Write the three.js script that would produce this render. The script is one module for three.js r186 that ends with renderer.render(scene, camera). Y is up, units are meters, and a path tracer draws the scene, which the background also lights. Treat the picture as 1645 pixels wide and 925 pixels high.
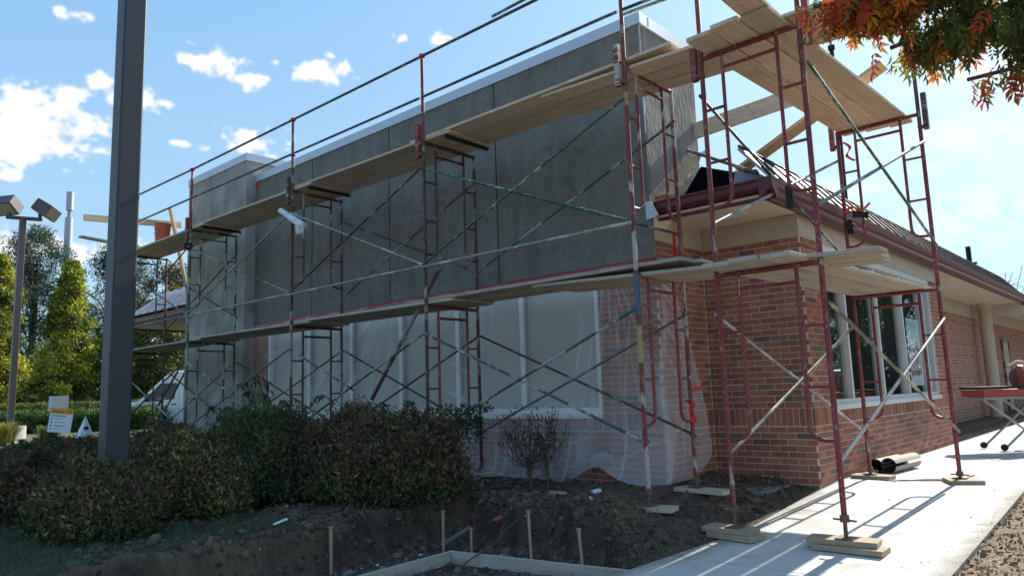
import * as THREE from 'three';
import { mergeGeometries } from 'three/addons/utils/BufferGeometryUtils.js';
import { RoundedBoxGeometry } from 'three/addons/geometries/RoundedBoxGeometry.js';

// ---------------------------------------------------------------- camera, sky, sun, exposure
const scene = new THREE.Scene();
const camera = new THREE.PerspectiveCamera(42.5, 1024 / 575, 0.1, 1500);
camera.position.set(4.19425, 1.0527, 8.17105);
camera.rotation.set(0.14051, 0.731745, -0.033186, 'YXZ');
const renderer = new THREE.WebGLRenderer({ antialias: true });
renderer.setSize(1024, 575);
renderer.toneMapping = THREE.LinearToneMapping;
renderer.toneMappingExposure = 2.1;
renderer.shadowMap.enabled = true;

function mulberry(a) { return () => { a |= 0; a = a + 0x6D2B79F5 | 0; let t = Math.imul(a ^ a >>> 15, 1 | a); t = t + Math.imul(t ^ t >>> 7, 61 | t) ^ t; return ((t ^ t >>> 14) >>> 0) / 4294967296; }; }
let rnd = mulberry(7);
const rr = (a, b) => a + (b - a) * rnd();
const lerp = (a, b, t) => a + (b - a) * t;
const clamp = (x, a = 0, b = 1) => Math.min(b, Math.max(a, x));
const sst = (a, b, x) => { const t = clamp((x - a) / (b - a)); return t * t * (3 - 2 * t); };
function hash(x, y, s) { let h = Math.imul(x, 374761393) + Math.imul(y, 668265263) + Math.imul(s, 974634777); h = Math.imul(h ^ h >>> 13, 1274126177); return ((h ^ h >>> 16) >>> 0) / 4294967296; }
function vnoise(x, y, p, s) {                       // value noise; p = period (0 for none)
  const xi = Math.floor(x), yi = Math.floor(y), fx = x - xi, fy = y - yi;
  const m = (k, q) => q ? ((k % q) + q) % q : k;
  const u = fx * fx * (3 - 2 * fx), v = fy * fy * (3 - 2 * fy);
  const a = hash(m(xi, p), m(yi, p), s), b = hash(m(xi + 1, p), m(yi, p), s), c = hash(m(xi, p), m(yi + 1, p), s), d = hash(m(xi + 1, p), m(yi + 1, p), s);
  return a + (b - a) * u + (c - a) * v + (a - b - c + d) * u * v;
}
function fbm(x, y, p = 0, o = 4, s = 1) { let t = 0, a = 0.5, n = 0; for (let i = 0; i < o; i++) { t += a * vnoise(x, y, p, s + i); n += a; x *= 2; y *= 2; p *= 2; a *= 0.5; } return t / n; }

const sunDir = new THREE.Vector3(0.040, 0.7265, -1).normalize();
const camM = new THREE.Matrix4().makeRotationFromEuler(camera.rotation);
{ // the sky: clear autumn blue, hazy and bright towards the sun, with a few fair-weather clouds
  const W = 3072, H = 1536, D = new Float32Array(W * H * 4);
  // clouds as directions (azimuth from -z towards -x, elevation, half width, half height, turn), degrees
  const C = [[76, 18, 3.3, 1.75, .3], [73.4, 18.1, 1.7, .9, 0], [65.1, 24.0, 1.6, .75, 0], [63.6, 23.6, 1.5, .7, 0], [62.0, 23.1, 1.3, .6, 0], [56.6, 24.1, 2.0, .9, 0], [47.5, 26.7, 1.2, .4, 0], [50.1, 26.7, .6, .3, 0], [73.6, 25.5, 1.1, .4, 0], [73.7, 20.2, 1.0, .75, 0], [72.1, 21.7, .7, .6, 0], [68.9, 20.7, 1.4, .7, 0], [71.2, 20.6, .9, .6, 0], [61.9, 18.6, 2.3, 1.0, 0], [64.9, 18.0, .5, .3, 0], [66.6, 18.2, .6, .2, 0], [76.8, 14.8, .6, .3, 0], [75, 10.4, 6, .9, 0], [85, 16, 4, 2, 0], [88, 26, 5, 2, 0], [96, 33, 7, 3, 10], [110, 22, 8, 4, 0], [135, 30, 10, 4, 8], [160, 20, 9, 4, 0], [190, 28, 10, 5, 0], [225, 22, 9, 4, 5], [260, 30, 10, 5, 0], [290, 20, 8, 4, 0], [315, 35, 10, 5, 0], [120, 50, 9, 5, 0], [200, 55, 12, 6, 0], [300, 58, 12, 6, 0]];
  const soft = [[9.5, 15.3, 6, 1.8], [7, 10.5, 7, 2.4], [18, 13.2, 5, 1.2], [7, 19.5, 5, 1.0], [-12, 18, 12, 5], [-35, 12, 12, 5], [30, 7, 12, 2]];
  const d = new THREE.Vector3();
  for (let j = 0; j < H; j++) {
    const el = ((j + .5) / H - .5) * Math.PI, e = el * 180 / Math.PI;
    for (let i = 0; i < W; i++) {
      const ph = ((i + .5) / W - .5) * 2 * Math.PI;
      d.set(Math.cos(ph) * Math.cos(el), Math.sin(el), Math.sin(ph) * Math.cos(el));
      const mu = clamp(d.dot(sunDir), -1, 1), g = Math.acos(mu) * 180 / Math.PI;
      const h = Math.max(0, d.y);
      // Rayleigh-like blue deepening upward, pale at the horizon
      const k = Math.pow(1 - h, 2.2);
      let r = lerp(.062, .275, k), gg = lerp(.188, .400, k), b = lerp(.39, .475, k);
      const halo = Math.exp(-g / 13) * 1.1 + Math.exp(-g / 40) * .19;
      r += halo * .62; gg += halo * .68; b += halo * .60;
      // clouds
      let az = Math.atan2(-d.x, -d.z) * 180 / Math.PI;
      let cov = 0, sf = 0;
      if (e > 0.3) {
        const near = [];
        for (const c of C) {
          let dx = az - c[0]; if (dx < -180) dx += 360; if (dx > 180) dx -= 360;
          if (Math.abs(dx) > c[2] * 2.2 || Math.abs(e - c[1]) > c[3] * 2.4) continue;
          near.push([dx / c[2] / 1.15, (e - c[1]) / c[3] / 1.15, c[4] === .3 ? .3 : 0]);
        }
        let isSoft = 0; for (const c of soft) if (Math.abs(az - c[0]) < c[2] * 2.2 && Math.abs(e - c[1]) < c[3] * 2.2) isSoft = 1;
        const n1 = near.length || isSoft ? fbm(az * .95 + 40, e * 1.35 + 9, 0, 5, 21) : .5, n2 = isSoft ? fbm(az * .13 + 3, e * .2, 0, 3, 5) : .5, n3 = near.length ? fbm(az * 3.2 + 4, e * 4.2, 0, 4, 77) : .5;
        for (const [X, Y, B] of near) cov = Math.max(cov, sst(.02, .62, 1.04 + B - Math.sqrt(X * X + Y * Y) * (Y < 0 ? 1.08 : .95) + (n1 - .5) * 1.9 + (n3 - .5) * .75));
        for (const c of soft) { let dx = az - c[0]; const q = (dx / c[2]) ** 2 + ((e - c[1]) / c[3]) ** 2; sf = Math.max(sf, Math.exp(-q * 1.1) * sst(.22, .72, n1 * .55 + n2 * .5)); }
        const body = .50 + .16 * (n1 - .5) + Math.min(.4, halo * .5);
        r = lerp(r, body, cov * .96); gg = lerp(gg, body * 1.0, cov * .96); b = lerp(b, body * 1.01, cov * .96);
        r = lerp(r, .60, sf * .6); gg = lerp(gg, .60, sf * .6); b = lerp(b, .60, sf * .6);
      }
      if (d.y < 0) { const t = sst(0, .25, -d.y); r = lerp(r, .18, t); gg = lerp(gg, .17, t); b = lerp(b, .15, t); }
      const o = (j * W + i) * 4; D[o] = r; D[o + 1] = gg; D[o + 2] = b; D[o + 3] = 1;
    }
  }
  const T = new THREE.DataTexture(D, W, H, THREE.RGBAFormat, THREE.FloatType);
  T.mapping = THREE.EquirectangularReflectionMapping; T.magFilter = THREE.LinearFilter; T.needsUpdate = true;
  scene.background = T; scene.environment = T;
}
const sun = new THREE.DirectionalLight(new THREE.Color(1, .95, .86), 4.6);
sun.position.copy(sunDir).multiplyScalar(60); sun.castShadow = true;
Object.assign(sun.shadow.camera, { left: -40, right: 40, top: 40, bottom: -40, near: 1, far: 160 });
sun.shadow.mapSize.set(4096, 4096);
scene.add(sun, sun.target);

// ---------------------------------------------------------------- textures and materials
const toS = (c) => Math.round(255 * clamp(c <= .0031308 ? c * 12.92 : 1.055 * Math.pow(c, 1 / 2.4) - .055));
function tex(n, fn, { rep = 1, srgb = true, m = n } = {}) {
  const D = new Uint8Array(n * m * 4);
  for (let y = 0; y < m; y++) for (let x = 0; x < n; x++) {
    const c = fn(x / n, y / m), o = (y * n + x) * 4;
    for (let k = 0; k < 3; k++) D[o + k] = srgb ? toS(c[k]) : Math.round(255 * clamp(c[k]));
    D[o + 3] = c.length > 3 ? Math.round(255 * clamp(c[3])) : 255;
  }
  const t = new THREE.DataTexture(D, n, m); t.wrapS = t.wrapT = THREE.RepeatWrapping; t.magFilter = THREE.LinearFilter; t.minFilter = THREE.LinearFilter;
  if (srgb) t.colorSpace = THREE.SRGBColorSpace;
  t.repeat.set(rep, rep); t.needsUpdate = true; return t;
}
const gray = (v) => [v, v, v];
const std = (o) => new THREE.MeshStandardMaterial({ roughness: .8, ...o });
const lin = (r, g, b) => new THREE.Color().setRGB(r, g, b);
const M = {};
{
  // cement base coat: trowel blotches, streaks
  const st = tex(512, (u, v) => {
    const a = fbm(u * 4, v * 4, 4, 5, 3), b = fbm(u * 24, v * 3, 0, 3, 9), c = fbm(u * 40, v * 40, 40, 3, 14), w = vnoise(u * 9 + 3 * a, v * 22, 0, 31);
    const d = sst(.62, .8, fbm(u * 2.3 + 7, v * 6, 0, 4, 61)), k = .155 + .06 * (a - .5) + .055 * (b - .5) + .06 * (c - .5) + (w > .84 ? .02 : 0) - .022 * d;
    return [k * 1.04, k * 1.0, k * .86];
  }, { rep: .42 });
  const stb = tex(512, (u, v) => gray(.5 * fbm(u * 10, v * 5, 0, 5, 4) + .5 * fbm(u * 60, v * 24, 0, 3, 8)), { srgb: false, rep: .42 });
  M.stucco = std({ map: st, roughness: .82, bumpMap: stb, bumpScale: .012 });
  const st2 = tex(512, (u, v) => {
    const a = fbm(u * 5, v * 5, 5, 5, 13), b = fbm(u * 18, v * 4, 0, 4, 19), c = fbm(u * 50, v * 50, 50, 3, 24);
    const k = .30 + .24 * (a - .5) + .13 * (b - .5) + .05 * (c - .5); return [k * 1.06, k, k * .88];
  }, { rep: .5 });
  M.towerStucco = std({ map: st2, roughness: .85, bumpMap: stb, bumpScale: .014 });
  M.returnStucco = std({ map: st2, color: lin(.78, .78, .78), roughness: .85, bumpMap: stb, bumpScale: .005 });
  M.flash = std({ color: lin(.50, .56, .64), metalness: .25, roughness: .42 });
  // brick
  const bt = tex(128, (u, v) => { const a = fbm(u * 8, v * 8, 8, 4, 2), c = fbm(u * 30, v * 30, 30, 2, 6); return gray(.92 + .5 * (a - .5) + .3 * (c - .5)); });
  const bb = tex(128, (u, v) => gray(fbm(u * 14, v * 14, 14, 4, 77)), { srgb: false });
  const tones = [[0.3682, 0.1298, 0.0819], [0.408, 0.1518, 0.0961], [0.3284, 0.1188, 0.0787], [0.4378, 0.1738, 0.1092], [0.2886, 0.1056, 0.0743], [0.3781, 0.143, 0.0896], [0.1592, 0.1012, 0.0787], [0.398, 0.143, 0.0874], [0.2189, 0.143, 0.1005]];
  M.bricks = tones.map((t) => std({ color: lin(...t), map: bt, bumpMap: bb, bumpScale: .004, roughness: .88 }));
  M.brickTones = tones;
  M.brickV = std({ map: bt, bumpMap: bb, bumpScale: .004, roughness: .88, vertexColors: true });
  M.mortar = std({ color: lin(.62, .53, .43), map: tex(256, (u, v) => gray(.98 + .5 * (fbm(u * 30, v * 30, 30, 3, 5) - .5)), { rep: 2 }), roughness: .95 });
  const CW = .2032, CH = .0677;   // far walls: the pattern takes over where the pieces cannot be told apart
  const far = tex(512, (u, v) => {
    const row = Math.floor(v * 12), uu = u * 4 + (row % 2) * .5, col = Math.floor(uu), fu = uu - col, fv = v * 12 - row;
    const j = fv < .14 || fu < .05, h = hash(((col % 4) + 4) % 4, row, 3);
    const t = tones[Math.floor(h * tones.length)], n = .8 + .4 * fbm(u * 60, v * 60, 60, 2, 4); return j ? [.56, .48, .40] : t.map((c) => c * n * 1.05);
  });
  far.repeat.set(1 / (CW * 4), 1 / (CH * 12));
  const farB = tex(512, (u, v) => { const row = Math.floor(v * 12), uu = u * 4 + (row % 2) * .5, fu = uu - Math.floor(uu), fv = v * 12 - row; return gray(fv < .14 || fu < .05 ? 0 : 1); }, { srgb: false });
  farB.repeat.copy(far.repeat);
  M.farBrick = std({ map: far, bumpMap: farB, bumpScale: .008, roughness: .9 });
  M.cream = std({ color: lin(.56, .46, .35), map: tex(256, (u, v) => gray(.86 + .22 * (fbm(u * 5, v * 5, 5, 4, 8) - .5) + .1 * (fbm(u * 60, v * 60, 60, 2, 3) - .5)), { rep: .8 }), roughness: .85 });
  M.soffit = std({ color: lin(.58, .50, .40), roughness: .8 });
  M.maroon = new THREE.MeshPhysicalMaterial({ color: lin(.130, .022, .024), roughness: .38, map: tex(128, (u, v) => gray(.85 + .3 * (fbm(u * 6, v * 6, 6, 4, 4) - .5)), { rep: .7 }), specularIntensity: .9 });
  M.roofMetal = new THREE.MeshPhysicalMaterial({ color: lin(.20, .06, .055), roughness: .30, ior: 2.3, clearcoat: 1, clearcoatRoughness: .16 });
  M.rib = std({ color: lin(.035, .02, .02), roughness: .5 });
  M.black = std({ color: lin(.012, .012, .013), roughness: .8 });
  M.felt = std({ color: lin(.02, .02, .024), roughness: .75 });
  M.frameAl = std({ color: lin(.66, .67, .65), roughness: .42, metalness: .15 });
  M.gasket = std({ color: lin(.03, .03, .03), roughness: .6 });
  M.glass = new THREE.MeshPhysicalMaterial({ color: lin(.82, .88, .86), roughness: .01, transmission: 1, thickness: 0, ior: 1.52 });
  M.maskedGlass = std({ color: lin(.50, .49, .42), roughness: .30, map: tex(256, (u, v) => { const a = fbm(u * 3, v * 3, 3, 4, 31), c = sst(.5, .8, fbm(u * 2, v * 2, 2, 2, 55)); return [.85 + .35 * (a - .5) + .18 * c, .86 + .32 * (a - .5) + .12 * c, .88 + .3 * (a - .5) - .1 * c]; }, { rep: .45 }) });
  M.inside = std({ color: lin(.20, .20, .19), roughness: .9 });
  // concrete
  const cc = tex(1024, (u, v) => {
    const a = fbm(u * 5, v * 5, 5, 5, 3), br = fbm(u * 10, v * 300, 0, 2, 5), sp = fbm(u * 160, v * 160, 160, 2, 9), st2_ = sst(.66, .8, fbm(u * 14, v * 14, 14, 4, 44));
    const k = .50 + .10 * (a - .5) + .07 * (br - .5) + .05 * (sp - .5) - .07 * st2_ - (hash(Math.floor(u * 300), Math.floor(v * 300), 8) > .9975 ? .22 : 0); return [k, k * .965, k * .90];
  }, { rep: .36 });
  const ccb = tex(512, (u, v) => gray(.6 * fbm(u * 6, v * 200, 0, 2, 5) + .4 * fbm(u * 90, v * 90, 90, 3, 6)), { srgb: false, rep: .5 });
  M.concrete = std({ vertexColors: true, map: cc, roughness: .9, bumpMap: ccb, bumpScale: .004 });
  M.paleConcrete = std({ color: lin(.42, .40, .36), map: tex(128, (u, v) => gray(.8 + .4 * (fbm(u * 9, v * 9, 9, 4, 3) - .4))), roughness: .9 });
  M.asphalt = std({ color: lin(.17, .165, .16), map: tex(256, (u, v) => gray(.7 + .5 * fbm(u * 40, v * 40, 40, 3, 3))), roughness: .95 });
  // wood
  const woodFn = (base, s, dark) => (u, v) => {
    const g = fbm(u * 3, v * 40, 0, 4, s), f = fbm(u * 26, v * 150, 0, 3, s + 4), stn = sst(.55, .8, fbm(u * 3, v * 4, 0, 4, s + 9)), sp = vnoise(u * 70, v * 34, 0, s + 3) > .84 ? -.16 : 0;
    const k = .95 + .36 * (g - .5) + .34 * (f - .5) + sp - dark * stn; return base.map((c) => c * k);
  };
  const wb = tex(256, (u, v) => gray(fbm(u * 4, v * 60, 0, 4, 6)), { srgb: false });
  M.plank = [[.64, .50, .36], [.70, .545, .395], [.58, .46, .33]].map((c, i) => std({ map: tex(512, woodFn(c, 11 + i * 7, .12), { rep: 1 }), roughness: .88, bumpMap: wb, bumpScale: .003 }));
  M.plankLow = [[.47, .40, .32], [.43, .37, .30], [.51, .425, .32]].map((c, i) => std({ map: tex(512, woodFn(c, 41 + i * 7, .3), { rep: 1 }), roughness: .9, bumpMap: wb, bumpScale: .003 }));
  M.lumber = std({ map: tex(256, woodFn([.62, .46, .29], 71, .1)), roughness: .85 });
  M.paleWood = std({ map: tex(256, woodFn([.44, .40, .34], 81, .15)), roughness: .9, bumpMap: wb, bumpScale: .002 });
  M.stake = std({ map: tex(256, woodFn([.36, .28, .195], 91, .25)), roughness: .9 });
  M.plankEnd = std({ color: lin(.16, .20, .18), roughness: .8 });
  M.osb = std({ map: tex(256, (u, v) => { const a = fbm(u * 10, v * 30, 0, 4, 7), c = vnoise(u * 40, v * 90, 0, 4); const k = .75 + .5 * (a - .5) + .3 * (c - .5); return [.86 * k, .58 * k, .31 * k]; }), roughness: .9 });
  // chipped paint on scaffold tubes: colour, bare or plastered patches
  const paint = (c, chip, amt, s) => tex(48, (u, v) => {
    const a = fbm(u * 5, v * 46, 0, 4, s), b = fbm(u * 14, v * 150, 0, 2, s + 3), d = fbm(u * 2, v * 12, 0, 3, s + 6), e = fbm(3, v * 9, 0, 3, s + 8), sc = fbm(u * 30, v * 22, 0, 2, s + 11);
    const lim = amt + .10 - .34 * sst(.44, .74, e), t = sst(lim, lim + .07, a * .55 + b * .45) * .9, rust = sst(.48, .72, d), scr = sc > .74 ? .35 : 0;
    return c.map((x, i) => lerp(lerp(x, x * .5 + [.055, .024, .013][i], rust * .75), chip[i], Math.max(t, scr * .6)));
  }, { m: 512 });
  const P = (c, chip, amt, s) => std({ map: paint(c, chip, amt, s), roughness: .55, metalness: .05 });
  M.red = P([.215, .028, .032], [.40, .33, .30], .55, 3);
  M.redSpat = P([.175, .026, .030], [.45, .42, .39], .54, 9);
  M.dark = P([.070, .030, .030], [.32, .29, .27], .58, 15);
  M.green = P([.016, .085, .060], [.42, .44, .40], .60, 21);
  M.greenSpat = P([.020, .105, .060], [.46, .48, .42], .53, 27);
  M.grayTube = P([.24, .26, .26], [.52, .50, .46], .52, 33);
  M.rust = P([.105, .055, .045], [.34, .30, .27], .57, 39);
  M.olive = P([.15, .145, .095], [.40, .38, .30], .55, 45);
  M.teal = P([.012, .050, .060], [.30, .34, .34], .66, 51);
  M.slate = P([.10, .13, .15], [.36, .38, .38], .62, 57);
  M.pale = P([.52, .49, .40], [.16, .14, .11], .60, 63);
  M.rail = P([.05, .075, .09], [.26, .27, .27], .60, 69);
  M.steel = std({ color: lin(.32, .32, .33), metalness: .6, roughness: .42 });
  M.rustSteel = std({ color: lin(.16, .105, .075), metalness: .2, roughness: .75 });
  M.redTape = std({ color: lin(.62, .015, .03), roughness: .4 });
  M.blueTape = std({ color: lin(.07, .10, .19), roughness: .6 });
  M.yellowTape = std({ map: tex(64, (u, v) => { const k = .6 + .5 * (fbm(u * 6, v * 20, 0, 3, 3) > .55 ? 1 : .5); return [.36 * k, .29 * k, .14 * k]; }), roughness: .7 });
  M.polePaint = new THREE.MeshStandardMaterial({ color: lin(.040, .045, .056), map: tex(128, (u, v) => gray(.86 + .16 * (fbm(u * 70, v * 14, 0, 3, 3) - .5) + .14 * (hash(Math.floor(u * 128), Math.floor(v * 128), 4) - .5) - .25 * sst(.66, .75, fbm(u * 6, v * 6, 6, 4, 12))), { rep: 1 }), roughness: .48, metalness: .1, bumpMap: tex(256, (u, v) => gray(.5 * fbm(u * 128, v * 40, 0, 2, 8) + .5 * hash(Math.floor(u * 256), Math.floor(v * 256), 6)), { srgb: false }), bumpScale: .0006 });
  M.bronze = std({ color: lin(.10, .08, .075), roughness: .45, metalness: .2 });
  M.galv = std({ color: lin(.42, .44, .47), roughness: .5, metalness: .35 });
  M.white = std({ color: lin(.78, .79, .80), roughness: .5 });
  M.vanPaint = new THREE.MeshPhysicalMaterial({ color: lin(.72, .74, .77), roughness: .35, clearcoat: .6, clearcoatRoughness: .1 });
  M.darkGlass = new THREE.MeshPhysicalMaterial({ color: lin(.02, .028, .034), roughness: .05, specularIntensity: 1 });
  M.rubber = std({ color: lin(.02, .02, .021), roughness: .85 });
  M.orange = std({ color: lin(.62, .10, .035), roughness: .45 });
  M.paper = std({ color: lin(.76, .77, .80), roughness: .7, map: tex(128, (u, v) => gray(fbm(u * 12, v * 40, 0, 3, 3) > .66 ? .62 : .95)) });
  M.clay = std({ color: lin(.42, .20, .11), roughness: .85, map: tex(64, (u, v) => gray(.85 + .3 * (fbm(u * 6, v * 6, 6, 3, 3) - .5))) });
  M.bark = std({ color: lin(.085, .065, .05), roughness: .95, map: tex(64, (u, v) => gray(.5 + fbm(u * 20, v * 5, 0, 3, 3))) });
  M.twig = std({ color: lin(.11, .075, .05), roughness: .9 });
  M.straw = std({ color: lin(.27, .20, .11), roughness: .95 });
}
const leafMat = (r, g, b, tr = .35) => new THREE.MeshPhysicalMaterial({ color: lin(r, g, b), roughness: .75, transmission: tr, thickness: 0, side: THREE.DoubleSide, ior: 1.3, specularIntensity: .5 });
M.leaf = leafMat(1, 1, 1, .42);
M.leafDense = leafMat(1, 1, 1, .15);

// ---------------------------------------------------------------- geometry helpers
const V = (x, y, z) => new THREE.Vector3(x, y, z);
const used = {};
function numbered(n) { if (!(n in used)) { used[n] = 0; return n; } used[n]++; return n + '_' + String(used[n]).padStart(3, '0'); }
function uvm(g, s = 1, along = null) {                // uv in metres from the dominant normal; along = 'x','y','z' puts the grain (u) that way
  const p = g.attributes.position, n = g.attributes.normal, uv = new Float32Array(p.count * 2);
  for (let i = 0; i < p.count; i++) {
    const P = [p.getX(i), p.getY(i), p.getZ(i)], N = [Math.abs(n.getX(i)), Math.abs(n.getY(i)), Math.abs(n.getZ(i))];
    const k = N[0] > N[1] && N[0] > N[2] ? 0 : N[1] > N[2] ? 1 : 2;
    let a = k === 0 ? 2 : 0, b = k === 1 ? 2 : 1;
    if (along) { const A = 'xyz'.indexOf(along); if (b === A) [a, b] = [b, a]; }
    uv[2 * i] = P[a] * s; uv[2 * i + 1] = P[b] * s;
  }
  g.setAttribute('uv', new THREE.BufferAttribute(uv, 2)); return g;
}
const boxG = (x0, x1, y0, y1, z0, z1) => uvm(new THREE.BoxGeometry(x1 - x0, y1 - y0, z1 - z0).translate((x0 + x1) / 2, (y0 + y1) / 2, (z0 + z1) / 2));
const Y = V(0, 1, 0);
function tubeG(a, b, r, n = 8, r2 = r) {
  const d = b.clone().sub(a), L = d.length(), g = new THREE.CylinderGeometry(r2, r, L, n, 1);
  const uv = g.attributes.uv; for (let i = 0; i < uv.count; i++) uv.setXY(i, uv.getX(i), uv.getY(i) * L * .42 + a.x * .31 + a.z * .77 + a.y * .13);
  g.applyQuaternion(new THREE.Quaternion().setFromUnitVectors(Y, d.normalize())); g.translate((a.x + b.x) / 2, (a.y + b.y) / 2, (a.z + b.z) / 2); return g;
}
function pipeG(pts, r, n = 8, seg = 24, tension = .5) {
  const c = new THREE.CatmullRomCurve3(pts, false, 'catmullrom', tension), g = new THREE.TubeGeometry(c, seg, r, n), uv = g.attributes.uv, L = c.getLength();
  for (let i = 0; i < uv.count; i++) uv.setXY(i, uv.getY(i), uv.getX(i) * L * .42 + pts[0].x * .3 + pts[0].z); return g;
}
function quadG(a, b, c, d) { const g = new THREE.BufferGeometry(); g.setAttribute('position', new THREE.Float32BufferAttribute([...a, ...b, ...c, ...a, ...c, ...d], 3)); g.computeVertexNormals(); return uvm(g); }
function slabG(a, b, c, d, t) {                       // a thick sheet from four corners
  const A = [a, b, c, d].map((p) => V(...p)), n = A[1].clone().sub(A[0]).cross(A[3].clone().sub(A[0])).normalize().multiplyScalar(-t);
  const B = A.map((p) => p.clone().add(n)), f = (i, j, k, l) => [...i, ...j, ...k, ...i, ...k, ...l], q = [];
  q.push(...f(A[0], A[1], A[2], A[3]), ...f(B[3], B[2], B[1], B[0]));
  for (let i = 0; i < 4; i++) { const j = (i + 1) % 4; q.push(...f(A[i], B[i], B[j], A[j])); }
  const g = new THREE.BufferGeometry(); g.setAttribute('position', new THREE.Float32BufferAttribute(q, 3)); g.computeVertexNormals(); return uvm(g);
}
function mg(list, colors) {
  const L = list.map((g, i) => {
    const q = g.index ? g.toNonIndexed() : g.clone(); for (const k of Object.keys(q.attributes)) if (!['position', 'normal', 'uv', 'color'].includes(k)) q.deleteAttribute(k);
    if (!q.attributes.uv) q.setAttribute('uv', new THREE.BufferAttribute(new Float32Array(q.attributes.position.count * 2), 2));
    if (colors) { const c = colors[i], A = new Float32Array(q.attributes.position.count * 3); for (let k = 0; k < A.length; k += 3) { A[k] = c[0]; A[k + 1] = c[1]; A[k + 2] = c[2]; } q.setAttribute('color', new THREE.BufferAttribute(A, 3)); }
    return q;
  });
  return L.length === 1 ? L[0] : mergeGeometries(L);
}
const groups = [];
function thing(name, label, category, group) { const o = new THREE.Group(); o.name = numbered(name); o.userData = { label, category }; if (group) o.userData.group = group; scene.add(o); groups.push(o); return o; }
function part(name, geo, mat, parent, stuff) {
  const m = new THREE.Mesh(Array.isArray(geo) ? mg(geo) : geo, mat); m.name = numbered(name); m.castShadow = m.receiveShadow = true; parent.add(m); if (stuff) m.userData.kind = 'stuff'; return m;
}
function single(name, geo, mat, label, category, group) { const m = part(name, geo, mat, scene); m.userData = { label, category }; if (group) m.userData.group = group; return m; }
function struct(name, geo, mat) { const m = part(name, geo, mat, scene); m.userData = { kind: 'structure' }; return m; }

// ---------------------------------------------------------------- ground
const walkY = (z) => z < -.5 ? -.03 : -.03 - .058 * (z + .5) + .004 * Math.max(0, z - 2);
const walkL = (z) => z < .1 ? 1.17 : z < 2 ? lerp(1.17, 1.25, z / 2) : Math.max(.4, 1.25 - (z - 2) * .165);
const walkR = (z) => 2.92;
function trench(x, z) {                                // 0 outside, 1 inside the excavation for the new slab
  const e1 = 3.02 + .05 * Math.sin(x * 9) + .03 * Math.sin(x * 23 + 1) + .16 * (fbm(x * 1.7, z * .5, 0, 3, 61) - .5) * 2 + .05 * x, e0 = -1.32 + .22 * (fbm(z * 1.3, x * .4, 0, 3, 63) - .5) * 2;
  return Math.min(sst(e1 - .03, e1 + .09, z), sst(e0 - .05, e0 + .07, x)) * (1 - sst(.85, 1.08, x));
}
function gy(x, z) {
  let y = .03 - .03 * sst(1.5, 3.5, z) - .02 * sst(3.5, 6, z) + .022 * Math.max(0, Math.min(12, -x - 5));
  if (z < -2) y = lerp(y, Math.max(y, .05), .5);
  const n = fbm(x * 2.1, z * 2.1, 0, 4, 91) - .5;
  const dirt = sst(-9, -7, x) * (1 - sst(1, 1.25, x)) * (x > -.1 ? sst(-.1, .3, z) : sst(.6, 1.2, z)) * (1 - sst(6, 9, z));
  y += dirt * (.12 * n + .12 * (fbm(x * 5.5, z * 5.5, 0, 4, 93) - .5) + .045 * (fbm(x * 20, z * 20, 0, 2, 95) - .5));
  y += .05 * Math.exp(-(((x + .9) / .9) ** 2) - ((z - 2.75) / .22) ** 2) + .09 * Math.exp(-(((x - .35) / .4) ** 2) - ((z - 2.85) / .25) ** 2);
  // falls towards the walk
  const w = walkY(z) - .015; y = lerp(y, w + .02 + .03 * n, sst(walkL(z) - .75, walkL(z) - .05, x) * (z > -.3 ? 1 : 0));
  const t = trench(x, z); y = lerp(y, -.36 + .05 * n + .03 * (fbm(x * 12, z * 12, 0, 3, 96) - .5), t);
  if (x > walkL(z) - .02 && x < 2.93 && z < 9) y = Math.min(y, walkY(z) - .05);
  if (x >= 2.93) y = walkY(z) - .012 + .10 * sst(2.95, 3.9, x) + (.02 + .05 * sst(2.93, 3.2, x)) * (fbm(x * 5, z * 5, 0, 4, 97) - .4);
  if (x > 1.3 && z < -.5) y = Math.min(y, -.10);
  return y;
}
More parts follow.
